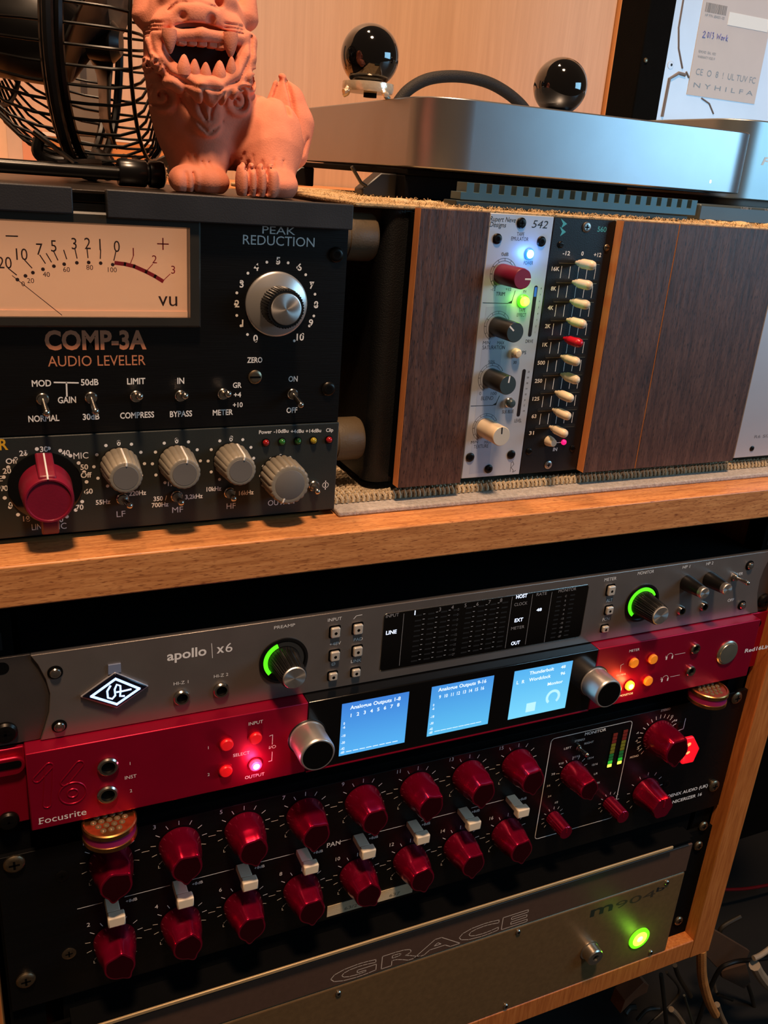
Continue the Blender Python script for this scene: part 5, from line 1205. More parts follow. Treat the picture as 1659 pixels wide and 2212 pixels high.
# glossy balls and cable on the computer
glossb = mat('piano_black', (10, 8, 8), .06, var=0, coat=1.0, spec=.7)
MT = 245.7
b1 = 215.53,266.75 ; rb1 = 16.47
t = thing('black_ball', 'larger glossy black ball sitting on a clear ring stand', 'ball', (b1[0], 150, b1[1] - rb1))
G().ball((b1[0], 150, b1[1]), rb1, 64, 40).obj('ball', glossb, t)
sd = thing('ring_stand', 'small clear ring stand with bent legs under the larger black ball', 'stand', (b1[0], 150, MT))
g = G(); clear = mat('clear_acrylic', (222, 206, 180), .14, .35, var=.1, bump=.3, bs=500, alpha=1)
rz = ( 217.12,249.18 )[1]
g.lathez(b1[0], 150, rz - 1.2, [(rb1 * .60, 0), (rb1 * .86, .0), (rb1 * .9, 2.0), (rb1 * .88, 5.0), (rb1 * .80, 5.2), (rb1 * .72, 2.6), (rb1 * .6, 2.4)], 40)
g.obj('ring', clear, sd)
for an in (195, 285, 20, 120):
    a = math.radians(an); c_, s_ = math.cos(a), math.sin(a); r_ = rb1 * .82
    q = G(); q.tube([(b1[0] + c_ * r_, 150 + s_ * r_, rz + .5), (b1[0] + c_ * (r_ + 1.6), 150 + s_ * (r_ + 1.6), rz - 1.8), (b1[0] + c_ * (r_ + 1.2), 150 + s_ * (r_ + 1.2), (rz + MT) / 2), (b1[0] + c_ * (r_ + 3.6), 150 + s_ * (r_ + 3.6), MT + 1.1)], [1.5, 1.5, 1.3, 1.5], 8); q.obj('leg', clear, sd)
G().lathez(b1[0] + 2, 151, MT, [(3.8, 0), (3.8, rz - MT)], 20).obj('post', matteblack, sd)
b2 = 319.68,260.02 ; rb2 = 15.33
t = thing('black_ball', 'smaller glossy black ball resting on the slim computer', 'ball', (b2[0], 112, MT))
zc2 = MT + rb2 - .1
G().ball((b2[0], 112, b2[1]), rb2, 64, 40).obj('ball', glossb, t)
cb = thing('thick_cable', 'thick black cable arching behind the slim computer between the two balls', 'cable', (260, 200, MT))
g = G(); P = [( 255.82,245.59 ), ( 264.06,256.07 ), ( 278.18,264.22 ), ( 298.09,267.94 ), ( 319.05,267.41 ), ( 335.78,263.00 ), ( 350.46,255.64 ), ( 360.49,246.74 )]
def smooth(P, n=6):
    P = [Vector(p_) for p_ in P]; out = []
    for i in range(len(P) - 1):
        a, b, c, d = P[max(i - 1, 0)], P[i], P[i + 1], P[min(i + 2, len(P) - 1)]
        for k in range(n):
            t_ = k / n; out.append(.5 * ((2 * b) + (-a + c) * t_ + (2 * a - 5 * b + 4 * c - d) * t_ ** 2 + (-a + 3 * b - 3 * c + d) * t_ ** 3))
    out.append(P[-1]); return out
g.tube([(p_[0], 200, p_[1]) for p_ in [(q.x, q.y) for q in smooth(P)]], 3.68 , 16)
g.obj('sheath', mat('woven_black_sleeve', (24, 20, 18), .7, var=.3, vs=900, bump=.6, bs=1500), cb)

# ================================================================== terracotta guardian lion
def surface_net(F, o, s):
    """quads of the zero surface of a sampled field F (negative inside)"""
    nx, ny, nz = F.shape; ins = F < 0
    c = np.zeros((nx - 1, ny - 1, nz - 1), int); pos = np.zeros((nx - 1, ny - 1, nz - 1, 3)); cnt = np.zeros((nx - 1, ny - 1, nz - 1))
    gi = np.stack(np.meshgrid(np.arange(nx - 1), np.arange(ny - 1), np.arange(nz - 1), indexing='ij'), -1).astype(float)
    corners = [(i, j, k) for i in (0, 1) for j in (0, 1) for k in (0, 1)]
    def S(A, q): return A[q[0]:q[0] + nx - 1, q[1]:q[1] + ny - 1, q[2]:q[2] + nz - 1]
    for a in corners:
        for ax in range(3):
            if a[ax] == 1: continue
            b = list(a); b[ax] = 1; b = tuple(b)
            fa, fb = S(F, a), S(F, b); m = (fa < 0) != (fb < 0)
            t = np.where(m, fa / np.where(m, fa - fb, 1), 0)
            for d in range(3):
                pos[..., d] += np.where(m, a[d] + (t if d == ax else 0), 0)
            cnt += m
    act = cnt > 0; idx = -np.ones(cnt.shape, int); idx[act] = np.arange(act.sum())
    V = (gi[act] + pos[act] / cnt[act][:, None]) * s + np.array(o)
    Q = []
    for ax in range(3):
        sl0 = [slice(None)] * 3; sl1 = [slice(None)] * 3; sl0[ax] = slice(0, -1); sl1[ax] = slice(1, None)
        A, B = ins[tuple(sl0)], ins[tuple(sl1)]
        e = np.argwhere(A != B); u, w = [d for d in range(3) if d != ax]
        ok = (e[:, u] > 0) & (e[:, w] > 0) & (e[:, u] < F.shape[u] - 1) & (e[:, w] < F.shape[w] - 1)
        e = e[ok]; q = []
        for du, dw in ((0, 0), (1, 0), (1, 1), (0, 1)):
            p_ = e.copy(); p_[:, u] -= du; p_[:, w] -= dw; q.append(idx[p_[:, 0], p_[:, 1], p_[:, 2]])
        q = np.stack(q, 1); q = q[(q >= 0).all(1)]; Q.append(q)
    return V, np.concatenate(Q)

def build_lion():
    s = 0.75; X0, X1, Y0, Y1, Z0, Z1 = 74, 170, 52, 138, 189, 300
    xs = np.arange(X0, X1, s); ys = np.arange(Y0, Y1, s); zs = np.arange(Z0, Z1, s)
    X, Yy, Z = np.meshgrid(xs, ys, zs, indexing='ij')
    F = np.full(X.shape, 50.0)
    def smin(a, b, k):
        h_ = np.clip(.5 + .5 * (b - a) / k, 0, 1); return b * (1 - h_) + a * h_ - k * h_ * (1 - h_)
    def ell(c, r, rot=0.0):
        x = X - c[0]; y = Yy - c[1]; z = Z - c[2]
        if rot:
            ca, sa = math.cos(rot), math.sin(rot); x, z = x * ca + z * sa, -x * sa + z * ca
        k = np.sqrt((x / r[0]) ** 2 + (y / r[1]) ** 2 + (z / r[2]) ** 2); return (k - 1) * min(r)
    def cap_(a, b, ra, rb):
        a = np.array(a, float); b = np.array(b, float); d = b - a; L2 = d @ d
        t = np.clip(((X - a[0]) * d[0] + (Yy - a[1]) * d[1] + (Z - a[2]) * d[2]) / L2, 0, 1)
        return np.sqrt((X - a[0] - t * d[0]) ** 2 + (Yy - a[1] - t * d[1]) ** 2 + (Z - a[2] - t * d[2]) ** 2) - (ra + (rb - ra) * t)
    U = lambda d, k=4.0: smin(F, d, k)
    def P3(y, q): return (q[0], y, q[1])
    # trunk
    F = U(ell(P3(102, ( 107.00,231.83 )), (23, 20, 22)), 3)
    F = U(ell(P3(100, ( 106.96,216.32 )), (19, 17, 19)), 9)
    F = U(ell(P3(104, ( 126.37,219.42 )), (18, 18, 17)), 8)
    F = U(ell(P3(96, ( 140.56,216.39 )), (17.5, 20, 20)), 6)
    # legs
    F = U(cap_(P3(90, ( 108.42,209.74 )), P3(84, ( 105.05,197.27 )), 12.5, 9.5), 5)
    F = U(cap_(P3(98, ( 101.42,209.11 )), P3(90, ( 98.02,196.60 )), 9, 7.5), 5)
    F = U(ell(P3(78, ( 106.74,196.08 )), (9.5, 10, 7.0)), 2.5)
    F = U(ell(P3(80, ( 95.60,196.14 )), (7.5, 9, 6.5)), 2)
    for q, r_ in ((( 91.94,195.07 ), 3.4), (( 95.56,194.58 ), 3.6), (( 99.21,196.22 ), 3.4)): F = U(ell(P3(75, q), (r_, 5, r_ * 1.5)), 1.0)
    F = U(cap_(P3(86, ( 137.28,207.85 )), P3(78, ( 137.32,197.57 )), 15, 11.5), 6)
    F = U(ell(P3(74, ( 138.22,196.40 )), (10.5, 11, 6.6)), 3)
    for q, r_ in ((( 119.16,197.39 ), 2.6), (( 123.30,197.49 ), 2.9), (( 127.68,197.61 ), 3.0), (( 133.07,197.55 ), 3.4)): F = U(ell(P3(66, q), (r_ * 1.1, 5.5, 8.6)), .7)
    # tail: upright flame leaf
    F = U(ell(P3(112, ( 156.45,224.15 )), (9.5, 9, 20), -.12), 4)
    F = U(cap_(P3(113, ( 156.24,229.48 )), P3(114, ( 152.64,247.36 )), 8.0, 2.0), 4)
    F = U(cap_(P3(113, ( 149.41,229.92 )), P3(114, ( 150.39,243.20 )), 7.0, 2.5), 3)
    F = U(cap_(P3(104, ( 157.22,211.24 )), P3(110, ( 160.10,225.54 )), 7, 9), 4)
    # head
    F = U(ell(P3(96, ( 104.52,258.96 )), (23.5, 21, 27)), 4)
    F = U(ell(P3(98, ( 105.63,244.19 )), (24, 19, 16)), 6)
    F = U(ell(P3(80, ( 101.06,264.15 )), (13.5, 10, 8.2)), 3)          # muzzle
    F = U(ell(P3(81, ( 89.36,257.88 )), (8.5, 8, 7.5)), 3)
    F = U(ell(P3(81, ( 115.65,260.04 )), (8.5, 8, 7.5)), 3)
    F = U(ell(P3(84, ( 94.15,271.25 )), (8, 7, 5)), 2.5); F = U(ell(P3(84, ( 111.72,272.56 )), (8, 7, 5)), 2.5)
    F = U(cap_(P3(100, ( 82.89,265.21 )), P3(101, ( 81.07,273.99 )), 6.5, 3), 3)   # ears
    F = U(cap_(P3(100, ( 129.18,269.90 )), P3(101, ( 131.66,279.12 )), 6.5, 3), 3)
    # mouth opening
    def sub(d, k=1.2):
        h_ = np.clip(.5 - .5 * (F + d) / k, 0, 1); return F * (1 - h_) - d * h_ + k * h_ * (1 - h_)
    F = sub(ell(P3(76, ( 102.68,249.90 )), (19.5, 16, 11.5)))
    # jaw / lips as a thick bent roll
    jaw = [P3(80, ( 82.69,252.15 )), P3(77, ( 84.77,244.58 )), P3(74, ( 90.72,239.21 )), P3(71, ( 99.43,236.52 )), P3(71, ( 109.82,236.66 )), P3(73, ( 117.71,241.71 )), P3(76, ( 123.35,249.85 )), P3(80, ( 125.16,257.22 ))]
    for a, b in zip(jaw[:-1], jaw[1:]): F = U(cap_(a, b, 4.2, 4.2), 1.6)
    lip = [P3(78, ( 83.75,254.96 )), P3(74, ( 91.09,254.87 )), P3(71, ( 101.73,256.52 )), P3(74, ( 113.57,256.50 )), P3(78, ( 123.91,258.38 ))]
    for a, b in zip(lip[:-1], lip[1:]): F = U(cap_(a, b, 2.6, 2.6), 1.6)
    F = U(cap_(jaw[3], P3(72, ( 106.06,234.03 )), 3.0, 2.4), 2)
    # nostrils, eyes
    for q, r_ in ((( 93.36,262.59 ), 2.2), (( 106.08,262.62 ), 2.4), (( 110.85,271.07 ), 2.1)): F = sub(ell(P3(70 if q[1] < 268 else 77, q), (r_, 4, r_ * 1.1)), .8)
    # carved relief, laid out on the front of the figure in its own x-z plane
    gx, gz = np.meshgrid(xs, zs, indexing='ij'); D = np.zeros(gx.shape); RD = np.zeros(gx.shape)
    def seg2(pts):
        d = np.full(gx.shape, 99.0)
        for a, b in zip(pts[:-1], pts[1:]):
            a = np.array(a); b = np.array(b); v = b - a; L2 = max(v @ v, 1e-6)
            t = np.clip(((gx - a[0]) * v[0] + (gz - a[1]) * v[1]) / L2, 0, 1)
            d = np.minimum(d, np.hypot(gx - a[0] - t * v[0], gz - a[1] - t * v[1]))
        return d
    def groove(pts, w=.8, dep=1.5):
        nonlocal D; D = np.maximum(D, dep * np.exp(-(seg2(pts) / w) ** 2))
    def raised(pts, w, hgt, edge=.9):
        nonlocal RD; RD = RD + hgt / (1 + np.exp((seg2(pts) - w) / (edge * .45)))
    def spiral(c, r, turns, a0, sg=1, squash=1.0):
        return [(c[0] + sg * r * (1 - t) ** .8 * math.cos(a0 + turns * 6.283 * t), c[1] + r * squash * (1 - t) ** .8 * math.sin(a0 + turns * 6.283 * t)) for t in np.linspace(0, .9, 30)]
    curls = [(( 87.13,230.99 ), 6.6, 1), (( 121.55,232.22 ), 6.8, -1), (( 127.96,241.19 ), 5.2, -1), (( 82.08,243.14 ), 3.6, 1)]
    for c_, r_, sg in curls: raised([c_, (c_[0] + .1, c_[1])], r_, 2.4 if r_ > 5 else 1.4)
    bib = [( 96.12,233.97 ), ( 99.89,228.78 ), ( 106.75,219.63 ), ( 112.81,227.07 ), ( 115.81,234.20 )]
    raised([( 104.58,233.09 ), ( 106.31,226.47 ), ( 106.74,222.19 )], 6.8, 2.4)
    raised([( 99.27,233.52 ), ( 104.58,225.33 )], 4.2, .8); raised([( 113.64,233.40 ), ( 108.47,224.71 )], 4.2, .8)
    for c_, r_, sg in curls: groove(spiral(c_, r_ * .80, 1.25, 2.2 if sg > 0 else .9, sg), .75, 2.0)
    groove([( 100.76,233.67 ), ( 103.72,226.23 ), ( 105.45,222.86 )], .8, 1.9); groove([( 110.60,234.07 ), ( 108.03,227.60 ), ( 107.18,223.02 )], .8, 1.9)
    groove([( 94.84,231.55 ), ( 99.23,224.26 ), ( 106.54,216.64 ), ( 114.16,222.85 )], .7, 1.2)
    # tail and paws grooves
    groove([( 151.35,245.98 ), ( 147.86,236.98 ), ( 146.69,228.95 )], 1.0, 2.4); groove([( 154.48,245.49 ), ( 155.88,234.63 ), ( 156.19,220.88 )], 1.0, 2.4)
    groove([( 143.88,242.75 ), ( 138.91,235.69 )], .9, 1.6); groove([( 163.23,219.29 ), ( 159.16,211.45 )], .8, 1.4)
    for a in (536, 555, 577):
        groove([a_(a, 350), a_(a + 1, 420)], .6, 1.3)
    for a in (398, 414): groove([a2_(a, 372), a2_(a + 3, 412)], .6, 1.1)
    for a, b in ((520, 336), (546, 330), (560, 336), (598, 345), (620, 348)): groove([a_(a + 3, b), a_(a, b + 17)], .45, .9)
    for a, b in ((412, 335), (424, 336), (438, 348), (452, 350)): groove([a2_(a, b), a2_(a + 3, b + 14)], .45, .9)
    for q in (535, 550, 572, 590): groove([a_(q - 7, 366), a_(q, 361), a_(q + 7, 366)], .5, 1.0)
    # whisker folds
    for z_ in (44, 52, 60): groove([( a3_(330, z_) ), ( a3_(366, z_ + 2) )], .5, 1.0); groove([( a3_(488, z_ + 6) ), ( a3_(532, z_ + 14) )], .5, 1.0)
    groove([a3_(326, 60), a3_(336, 110), a3_(366, 160), a3_(420, 194), a3_(470, 202), a3_(520, 178), a3_(548, 125), a3_(552, 80)], .8, 1.6)
    groove([a3_(368, 20), a3_(385, 4), a3_(430, 4), a3_(470, 16)], .6, .9)
    mask = 1 / (1 + np.exp((ys[None, :] - (99 + 16 * (xs[:, None] > 139))) / 2.0))
    F = F + (D - RD)[:, None, :] * mask[:, :, None]
    F = np.maximum(F, 190.9 - Z)
    return surface_net(F, (X0, Y0, Z0), s)
def lerpgrid(p00, p10, p01, x0, x1, y0, y1):
    return lambda px, py: (p00[0] + (p10[0] - p00[0]) * (px - x0) / (x1 - x0) + (p01[0] - p00[0]) * (py - y0) / (y1 - y0), p00[1] + (p10[1] - p00[1]) * (px - x0) / (x1 - x0) + (p01[1] - p00[1]) * (py - y0) / (y1 - y0))
a_ = lerpgrid(( 113.52,211.29 ), ( 144.54,213.71 ), ( 113.77,189.37 ), 500, 640, 320, 430)
a2_ = lerpgrid(( 88.72,209.28 ), ( 112.34,211.12 ), ( 88.45,189.32 ), 370, 480, 320, 420)
a3_ = lerpgrid(( 78.92,266.85 ), ( 125.45,273.09 ), ( 78.11,231.08 ), 320, 550, 0, 200)
terra = mat('terracotta', (222, 138, 110), .88, var=.10, vs=120, bump=.25, bs=1300, spec=.25)
li = thing('guardian_lion_figurine', 'unglazed terracotta guardian lion figurine grinning with open toothed mouth', 'figurine', (115, 90, 190.6))
V, Q = build_lion()
me = bpy.data.meshes.new('body'); me.from_pydata([((a - 115) * MM, (b - 90) * MM, (c - 190.6) * MM) for a, b, c in V.tolist()], [], Q.tolist())
bm = bmesh.new(); bm.from_mesh(me); bmesh.ops.recalc_face_normals(bm, faces=bm.faces)
bmesh.ops.smooth_vert(bm, verts=bm.verts, factor=.5, use_axis_x=True, use_axis_y=True, use_axis_z=True)
bm.to_mesh(me); bm.free()
for p_ in me.polygons: p_.use_smooth = True
me.materials.append(terra); bo = bpy.data.objects.new('body', me); COL.objects.link(bo); bo.parent = li
def tooth(q, y, w, h_, up=1, block=False):
    g = G()
    if block: g.box(q[0] - w, q[0] + w, y - 1.6, y + 4, q[1] - h_, q[1] + h_); g.obj('tooth', terra, bo, bevel=.8)
    else:
        prof = [(w * 1.05, -h_), (w * 1.1, -h_ * .5), (w * .86, 0), (w * .56, h_ * .5), (w * .3, h_ * .8), (.05, h_ * .92)]
        g.rev((q[0], y, q[1]), (0, -.12, up), prof, 18); g.obj('tooth', terra, bo)
for q, w, h_ in ((( 93.62,244.04 ), 3.0, 4.2), (( 98.27,243.51 ), 2.4, 3.4), (( 103.21,242.76 ), 2.5, 3.4), (( 109.45,243.44 ), 3.1, 4.2), (( 114.85,246.09 ), 2.2, 3.6)): tooth(q, 70.5, w, h_, 1)
for q, w, h_ in ((( 87.67,251.77 ), 3.0, 5.0), (( 114.56,253.48 ), 3.2, 5.2)): tooth(q, 71.5, w, h_, -1)
for px_ in (( 93.34,253.69 ), ( 97.82,254.05 ), ( 102.33,254.22 ), ( 106.89,254.22 ), ( 110.87,253.95 )): tooth(px_, 73.5, 2.1, 2.3, 1, True)
G().lathe( ( 103.16,250.10 )[0], ( 103.16,250.10 )[1], 82.5, [(18, -.5), (18, 0.5)], 32, rf=lambda a, d: 1 / math.sqrt(math.cos(a) ** 2 + (math.sin(a) / .56) ** 2)).obj('mouth_shade_disc', mat('mouth_shade', (30, 12, 8), .9, var=0), bo)  # dark disc puts the shade of the open mouth into colour

# ================================================================== small wire cage fan
fc = 64.75,258.96 
fn = thing('desk_fan', 'small black wire cage desk fan on a tubular foot beside the lion', 'fan', (fc[0], 170, 191.5))
FC = Vector((fc[0], 170, fc[1])); AX = Vector((.93, -.36, -.03)).normalized(); UV_ = AX.cross(Vector((0, 0, 1))).normalized(); UW = UV_.cross(AX)
wirem = mat('black_fan_wire', (18, 16, 14), .35, .4, var=.1)
PR = [(-47, 26), (-44, 36), (-38, 46), (-28, 54), (-14, 58.5), (0, 60), (14, 60), (26, 59), (33, 55.5), (37, 49), (38.5, 38), (39, 24), (39.3, 12)]
def fp3(s_, r_, a): return tuple(FC + AX * s_ + (UV_ * math.cos(a) + UW * math.sin(a)) * r_)
for i in range(44):
    a = 2 * math.pi * i / 44
    G().tube([fp3(s_, r_, a) for s_, r_ in PR], .75, 6).obj('cage_wire', wirem, fn)
for s_, r_, w_ in ((-3, 60.8, 2.4), (3.5, 60.8, 2.4), (-44, 36, 1.4), (39, 16, 1.6), (34, 55, 1.0)):
    G().tube([fp3(s_, r_, 2 * math.pi * k / 72) for k in range(72)], w_, 8, True).obj('cage_ring', wirem, fn)
g = G(); g.rev(fp3(0, 0, 0), -AX, [(4, -6), (21, 8), (24, 22), (23, 44), (19, 52), (10, 55)], 40); g.obj('motor_housing', black, fn)
g = G(); g.rev(fp3(0, 0, 0), AX, [(9, 0), (10, 14), (6, 18)], 24); g.obj('hub', black, fn)
def blade(k):
    g = G(); a0 = 2 * math.pi * k / 3; vs = []
    for i in range(9):
        for j in range(7):
            r_ = 9 + 43 * i / 8; w_ = (.25 + .55 * math.sin(math.pi * min(1, i / 8 * .75 + .2))); an = a0 + (j / 6 - .5) * w_ * 1.9
            for dy in (0,): vs.append(fp3(6 + (j / 6 - .5) * 16, r_, an))
    fs = [(i * 7 + j, i * 7 + j + 1, (i + 1) * 7 + j + 1, (i + 1) * 7 + j) for i in range(8) for j in range(6)]
    g.add(vs, fs); o_ = g.obj('fan_blade', mat('grey_black_blade', (40, 37, 34), .4, var=.05), fn); md = o_.modifiers.new('t', 'SOLIDIFY'); md.thickness = .0012
for k in range(3): blade(k)
# yoke and foot
yb = Vector((FC.x + 2, 168, 204))
g = G(); yo = [fp3(0, 66, a) for a in np.linspace(math.radians(90), math.radians(-90), 22)]
g.tube([(p_[0], p_[1] - 3, p_[2]) for p_ in yo] , 2.6, 8); g.obj('yoke', black, fn)
G().tube([fp3(0, 66, math.radians(-90)), (FC.x + 4, 165, 201), (FC.x + 6, 150, 196)], [5, 6, 5], 12).obj('neck', black, fn)
g = G(); lp = smooth([( 37.82,209.15 ), ( 36.74,202.57 ), ( 42.71,199.07 ), ( 53.92,199.00 ), ( 64.32,201.32 )]); g.tube([(q.x, 150, max(q.y, 195.6)) for q in lp], 3.0, 10)
g.obj('foot_loop', black, fn)
r0 = 10.70,193.00 ; r1 = 69.79,195.79 
fr_ = G().tube([(r0[0] - 20, 104, 196.2), (r1[0], 104, 196.2)], 3.2, 16).obj('foot_tube', mat('satin_black_tube', (20, 19, 18), .25, .5, var=.1), fn)
g = G(); g.rev((r1[0] - 1, 104, 197.0), (1, 0, 0), [(5.8, 0), (6.3, .8), (6.3, 12.5), (5.9, 13.2), (5.0, 13.4), (5.0, 14.2), (6.2, 14.8), (6.5, 19.5), (5.8, 21.5), (3.5, 22.6), (.1, 22.8)], 32); g.obj('end_cap', mat('gloss_black_rubber', (14, 14, 15), .25, var=.1), fn)
G().tube([(( 35.13,212.07 )[0], 140, ( 35.13,212.07 )[1]), (( 43.52,205.40 )[0], 130, ( 43.52,205.40 )[1]), (( 50.31,195.47 )[0], 108, 199)], 1.3, 8).obj('power_cord', black, fn)
G().tube([fp3(0, 63, math.radians(-90)), (FC.x, 140, 200), (r0[0] + 30, 106, 198.5)], 2.0, 8).obj('brace', black, fn)

# ================================================================== papers, photo and box behind the fan
pc = thing('group_photo', 'small printed photo of people leaning behind the fan foot', 'photo', (60, 330, 191))
p0 = 53.27,210.71 ; p1 = 145.59,218.25 ; zb1 = 191.2
w0, w1 = p0[0], p1[0] + 2; zt1 = ( 101.77,215.27 )[1]
cbase = G().box(w0, w1, 330, 331.2, zb1 - .3, zt1).obj('photo_card', mat('photo_peach', (214, 146, 92), .4, var=.2, vs=40), pc)
G().box(w0, w1, 329.8, 330.0, zt1 - 2.4, zt1).obj('white_border', white, cbase)
for q, r_ in ((( 123.96,207.90 ), 2.8), (( 98.06,200.75 ), 2.2), (( 107.04,202.94 ), 2.4), (( 114.75,202.89 ), 2.4)):
    G().lathe(q[0], q[1], 330, [(r_, 0), (r_, .2)], 16).obj('printed_hair', mat('print_dark', (30, 16, 14), .6, var=0), cbase)
    G().lathe(q[0], q[1] - r_ * 1.2, 329.9, [(r_ * .85, 0), (r_ * .85, .2)], 16).obj('printed_face', mat('print_skin', (232, 160, 128), .6, var=0), cbase)
a, b = 135.23,194.06 ; G().box(a - 14, a + 5, 329.7, 330, 191.5, b + 9).obj('dark_dotted_clothes', mat('print_black', (16, 12, 14), .6, var=0), cbase)
g = G(); rnd = random.Random(9)
for i in range(46): g.dot(a - 14 + rnd.uniform(0, 19), rnd.uniform(192, b + 9), 329.6, rnd.uniform(.3, 1.0), 7)
g.obj('printed_dots', mat('print_cream', (220, 190, 150), .6, var=0), cbase, kind='stuff')
dk = thing('dark_case', 'dark flat case leaning behind the lion above the dotted print', 'case', (95, 300, 191))
a, b = 127.97,205.53 ; g = G(); g.prism([(a - 9, b - 5), (a + 12, b + 6), (a + 12, b - 1), (a - 6, b - 12)], 300, 306); g.obj('body', black, dk, bevel=.6)
pp = thing('paper_sheets', 'pale paper sheets leaning at the left edge behind the fan', 'papers', (10, 360, 191))
for i, (pa0, pa1, zt_, c_) in enumerate(((( 10.96,222.00 ), ( 34.63,224.15 ), ( 32.03,229.21 )[1], (226, 200, 176)), (( 31.76,226.78 ), ( 43.25,220.43 ), ( 31.76,226.78 )[1], (206, 190, 178)), (( 41.41,217.26 ), ( 55.04,216.93 ), ( 42.86,216.49 )[1], (216, 160, 134)))):
    G().box(pa0[0], pa1[0], 356 + i * -2, 357 + i * -2, 191, zt_).obj('sheet', mat('paper_%d' % i, c_, .8, var=.05), pp)
fb = thing('frosted_case', 'frosted grey plastic case standing behind the wire fan', 'case', (40, 300, 191))
a0, _ = 65.15,255.51 ; a1, _ = 94.78,258.78 
G().box(a0, a1, 300, 330, 214, 330).obj('body', mat('frosted_grey_plastic', (120, 112, 102), .5, var=.15, vs=30), fb, bevel=1.5)
G().box(a0 + 11, a0 + 15, 299, 300.2, 240, 328).obj('metal_strip', steel, fb)
G().box(a0 + 3, a1 - 3, 300, 330, 191.2, 214).obj('stand', mat('frosted_grey_plastic', (120, 112, 102)), fb)
G().prismz([(-160, 191), (150, 191), (150, 242), (660, 242), (660, 498), (-160, 498)], 184, 190.4).obj('rear_ledge', shelf_wood, None, bevel=1)
tag(bpy.data.objects['rear_ledge'], 'wooden ledge behind the module rack carrying photo and papers', 'ledge')


# ================================================================== clutter on the floor side, lower right
def ptube(nm, pts, r, m, lab, cat, seg=10, grp=None):
    P = smooth(pts, 6) if len(pts) > 2 else [Vector(p_) for p_ in pts]
    c_ = P[0]; t = thing(nm, lab, cat, (round(c_.x), round(c_.y), round(c_.z)), group=grp)
    G().tube([tuple(p_) for p_ in P], r, seg).obj('sheath', m, t); return t
def at(y, q): return (q[0], y, q[1])
bl = mat('black_cable_jacket', (10, 9, 8), .4, var=.1); wh = mat('white_cable_jacket', (120, 104, 84), .45, var=.1)
tanm = mat('tan_velcro', (176, 116, 56), .8, var=.2, bump=.4)
ptube('hanging_strap', [at(20, ( 512.26,-382.29 )), at(22, ( 525.68,-421.53 )), at(24, ( 544.76,-459.39 )), at(26, ( 562.42,-486.56 ))], [4.2] * 19, tanm, 'tan strap hanging below the corner of the wooden rack', 'strap')
ptube('power_cable', [at(60, ( 710.29,-505.82 )), at(60, ( 654.26,-491.46 )), at(62, ( 617.22,-483.86 )), at(66, ( 605.08,-501.51 )), at(70, ( 603.02,-581.11 ))], [2.2] * 25, bl, 'black cable crossing the brown cardboard right of the strap', 'cable')
ptube('red_cable', [at(200, ( 755.80,-566.48 )), at(200, ( 805.46,-581.70 )), at(200, ( 863.90,-592.25 ))], [2.0] * 13, mat('red_cable', (90, 8, 18), .35, var=.1), 'thin red cable in the dark behind the right rack post', 'cable')
cardm = mat('brown_cardboard', (70, 46, 27), .85, var=.15, vs=30, bump=.3)
def sheet(nm, pts, y0, y1, m, lab, cat):
    t = thing(nm, lab, cat, (pts[0][0], y0, pts[0][1])); g = G(); g.prism(pts, y0, y1); g.obj('sheet', m, t, bevel=.5)
sheet('cardboard_piece', [( 605.99,-456.15 ), ( 667.03,-506.71 ), ( 665.16,-521.84 ), ( 623.17,-511.48 ), ( 600.18,-485.17 )], 80, 84, cardm, 'upper brown cardboard flap right of the rack corner', 'cardboard')
sheet('cardboard_piece', [( 625.97,-513.33 ), ( 660.98,-517.22 ), ( 677.15,-549.50 ), ( 669.89,-555.64 ), ( 630.17,-523.82 )], 76, 80, cardm, 'lower brown cardboard flap under the black cable', 'cardboard')
wm = mat('off_white_plastic', (150, 134, 114), .5, var=.1)
ptube('white_cable', [at(50, ( 629.95,-470.24 )), at(50, ( 640.00,-469.38 )), at(50, ( 656.24,-462.49 ))], [2.6] * 13, wm, 'short white cable end at the right edge above the cardboard', 'cable')
ptube('white_cable', [at(50, ( 634.45,-480.99 )), at(50, ( 647.33,-498.92 )), at(50, ( 666.62,-520.48 )), at(50, ( 700.28,-548.61 ))], [5.5] * 19, wm, 'thick curved off white cable at the right edge beside the cardboard', 'cable')
sheet('tan_block', [( 483.74,-475.08 ), ( 502.67,-460.15 ), ( 509.46,-466.39 ), ( 509.44,-475.60 ), ( 496.04,-478.03 ), ( 481.77,-490.40 )], 60, 75, mat('tan_wood_scrap', (120, 72, 44), .7, var=.2, vs=60), 'reddish tan scrap of wood under the rack bottom board', 'wood scrap')
CM = {'g': mat('grey_green_cable', (40, 42, 30), .5, var=.1), 'w': wh, 'd': mat('dull_dark_cable', (34, 28, 18), .5, var=.2)}
ptube('loose_cable', [at(60, ( 559.94,-500.44 )), at(62, ( 572.35,-524.02 )), at(60, ( 587.44,-557.00 ))], [1.2] * 13, CM['g'], 'thin grey green cable below the rack board', 'cable', grp='loose cables under the rack')
ptube('loose_cable', [at(67, ( 556.29,-525.05 )), at(69, ( 571.55,-544.19 )), at(67, ( 592.86,-576.15 ))], [2.8] * 13, CM['w'], 'pale cable end sticking up at the bottom edge left of the strap', 'cable', grp='loose cables under the rack')
ptube('loose_cable', [at(74, ( 631.27,-559.19 )), at(76, ( 642.35,-578.43 )), at(74, ( 659.87,-608.39 ))], [3.0] * 13, CM['w'], 'pale cable end at the bottom edge right of the strap', 'cable', grp='loose cables under the rack')
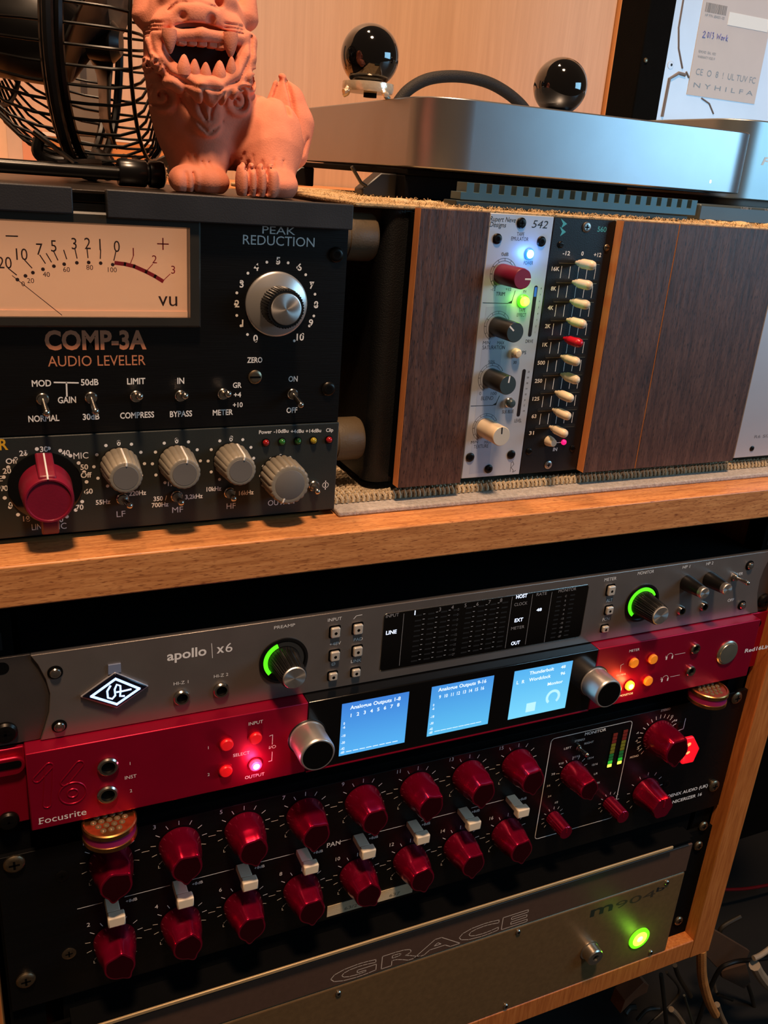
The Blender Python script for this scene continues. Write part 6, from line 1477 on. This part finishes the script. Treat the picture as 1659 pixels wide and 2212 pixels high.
ptube('loose_cable', [at(81, ( 626.62,-531.61 )), at(83, ( 631.13,-541.14 )), at(81, ( 634.27,-550.19 ))], [1.6] * 13, CM['w'], 'tiny pale cable tip just right of the hanging strap', 'cable', grp='loose cables under the rack')
ptube('loose_cable', [at(88, ( 647.78,-567.60 )), at(90, ( 661.24,-578.63 )), at(88, ( 674.09,-586.79 ))], [1.8] * 13, CM['d'], 'short dull cable lying right of the strap', 'cable', grp='loose cables under the rack')
ptube('loose_cable', [at(95, ( 581.51,-507.74 )), at(97, ( 594.81,-531.93 )), at(95, ( 616.88,-565.00 ))], [2.4] * 13, CM['d'], 'olive dark cable left of the strap', 'cable', grp='loose cables under the rack')
ptube('loose_cable', [at(62, ( 524.08,-461.33 )), at(64, ( 536.02,-492.56 )), at(62, ( 549.25,-537.74 ))], [2.0] * 13, CM['d'], 'dark cable running down under the rack board', 'cable', grp='loose cables under the rack')
ptube('loose_cable', [at(69, ( 498.08,-507.97 )), at(71, ( 504.15,-505.85 )), at(69, ( 510.54,-505.04 ))], [3.0] * 13, CM['d'], 'dull plug tip at the lower left of the cable clutter', 'cable', grp='loose cables under the rack')
ptube('loose_cable', [at(76, ( 550.75,-531.71 )), at(78, ( 536.70,-530.54 )), at(76, ( 524.54,-536.92 ))], [2.0] * 13, CM['d'], 'dark cable curving under the tan wood scrap', 'cable', grp='loose cables under the rack')
ptube('loose_cable', [at(83, ( 550.06,-562.84 )), at(85, ( 585.27,-536.89 )), at(83, ( 557.06,-494.32 ))], [1.5] * 13, CM['d'], 'long thin dark cable crossing the clutter', 'cable', grp='loose cables under the rack')
ptube('loose_cable', [at(90, ( 661.31,-518.05 )), at(92, ( 707.90,-596.59 )), at(90, ( 738.79,-663.21 ))], [2.2] * 13, CM['d'], 'dark cable right of the cardboard flaps', 'cable', grp='loose cables under the rack')
ptube('loose_cable', [at(97, ( 662.12,-475.06 )), at(99, ( 639.88,-485.60 )), at(97, ( 645.81,-506.61 ))], [2.4] * 13, CM['d'], 'dark cable behind the rack corner', 'cable', grp='loose cables under the rack')
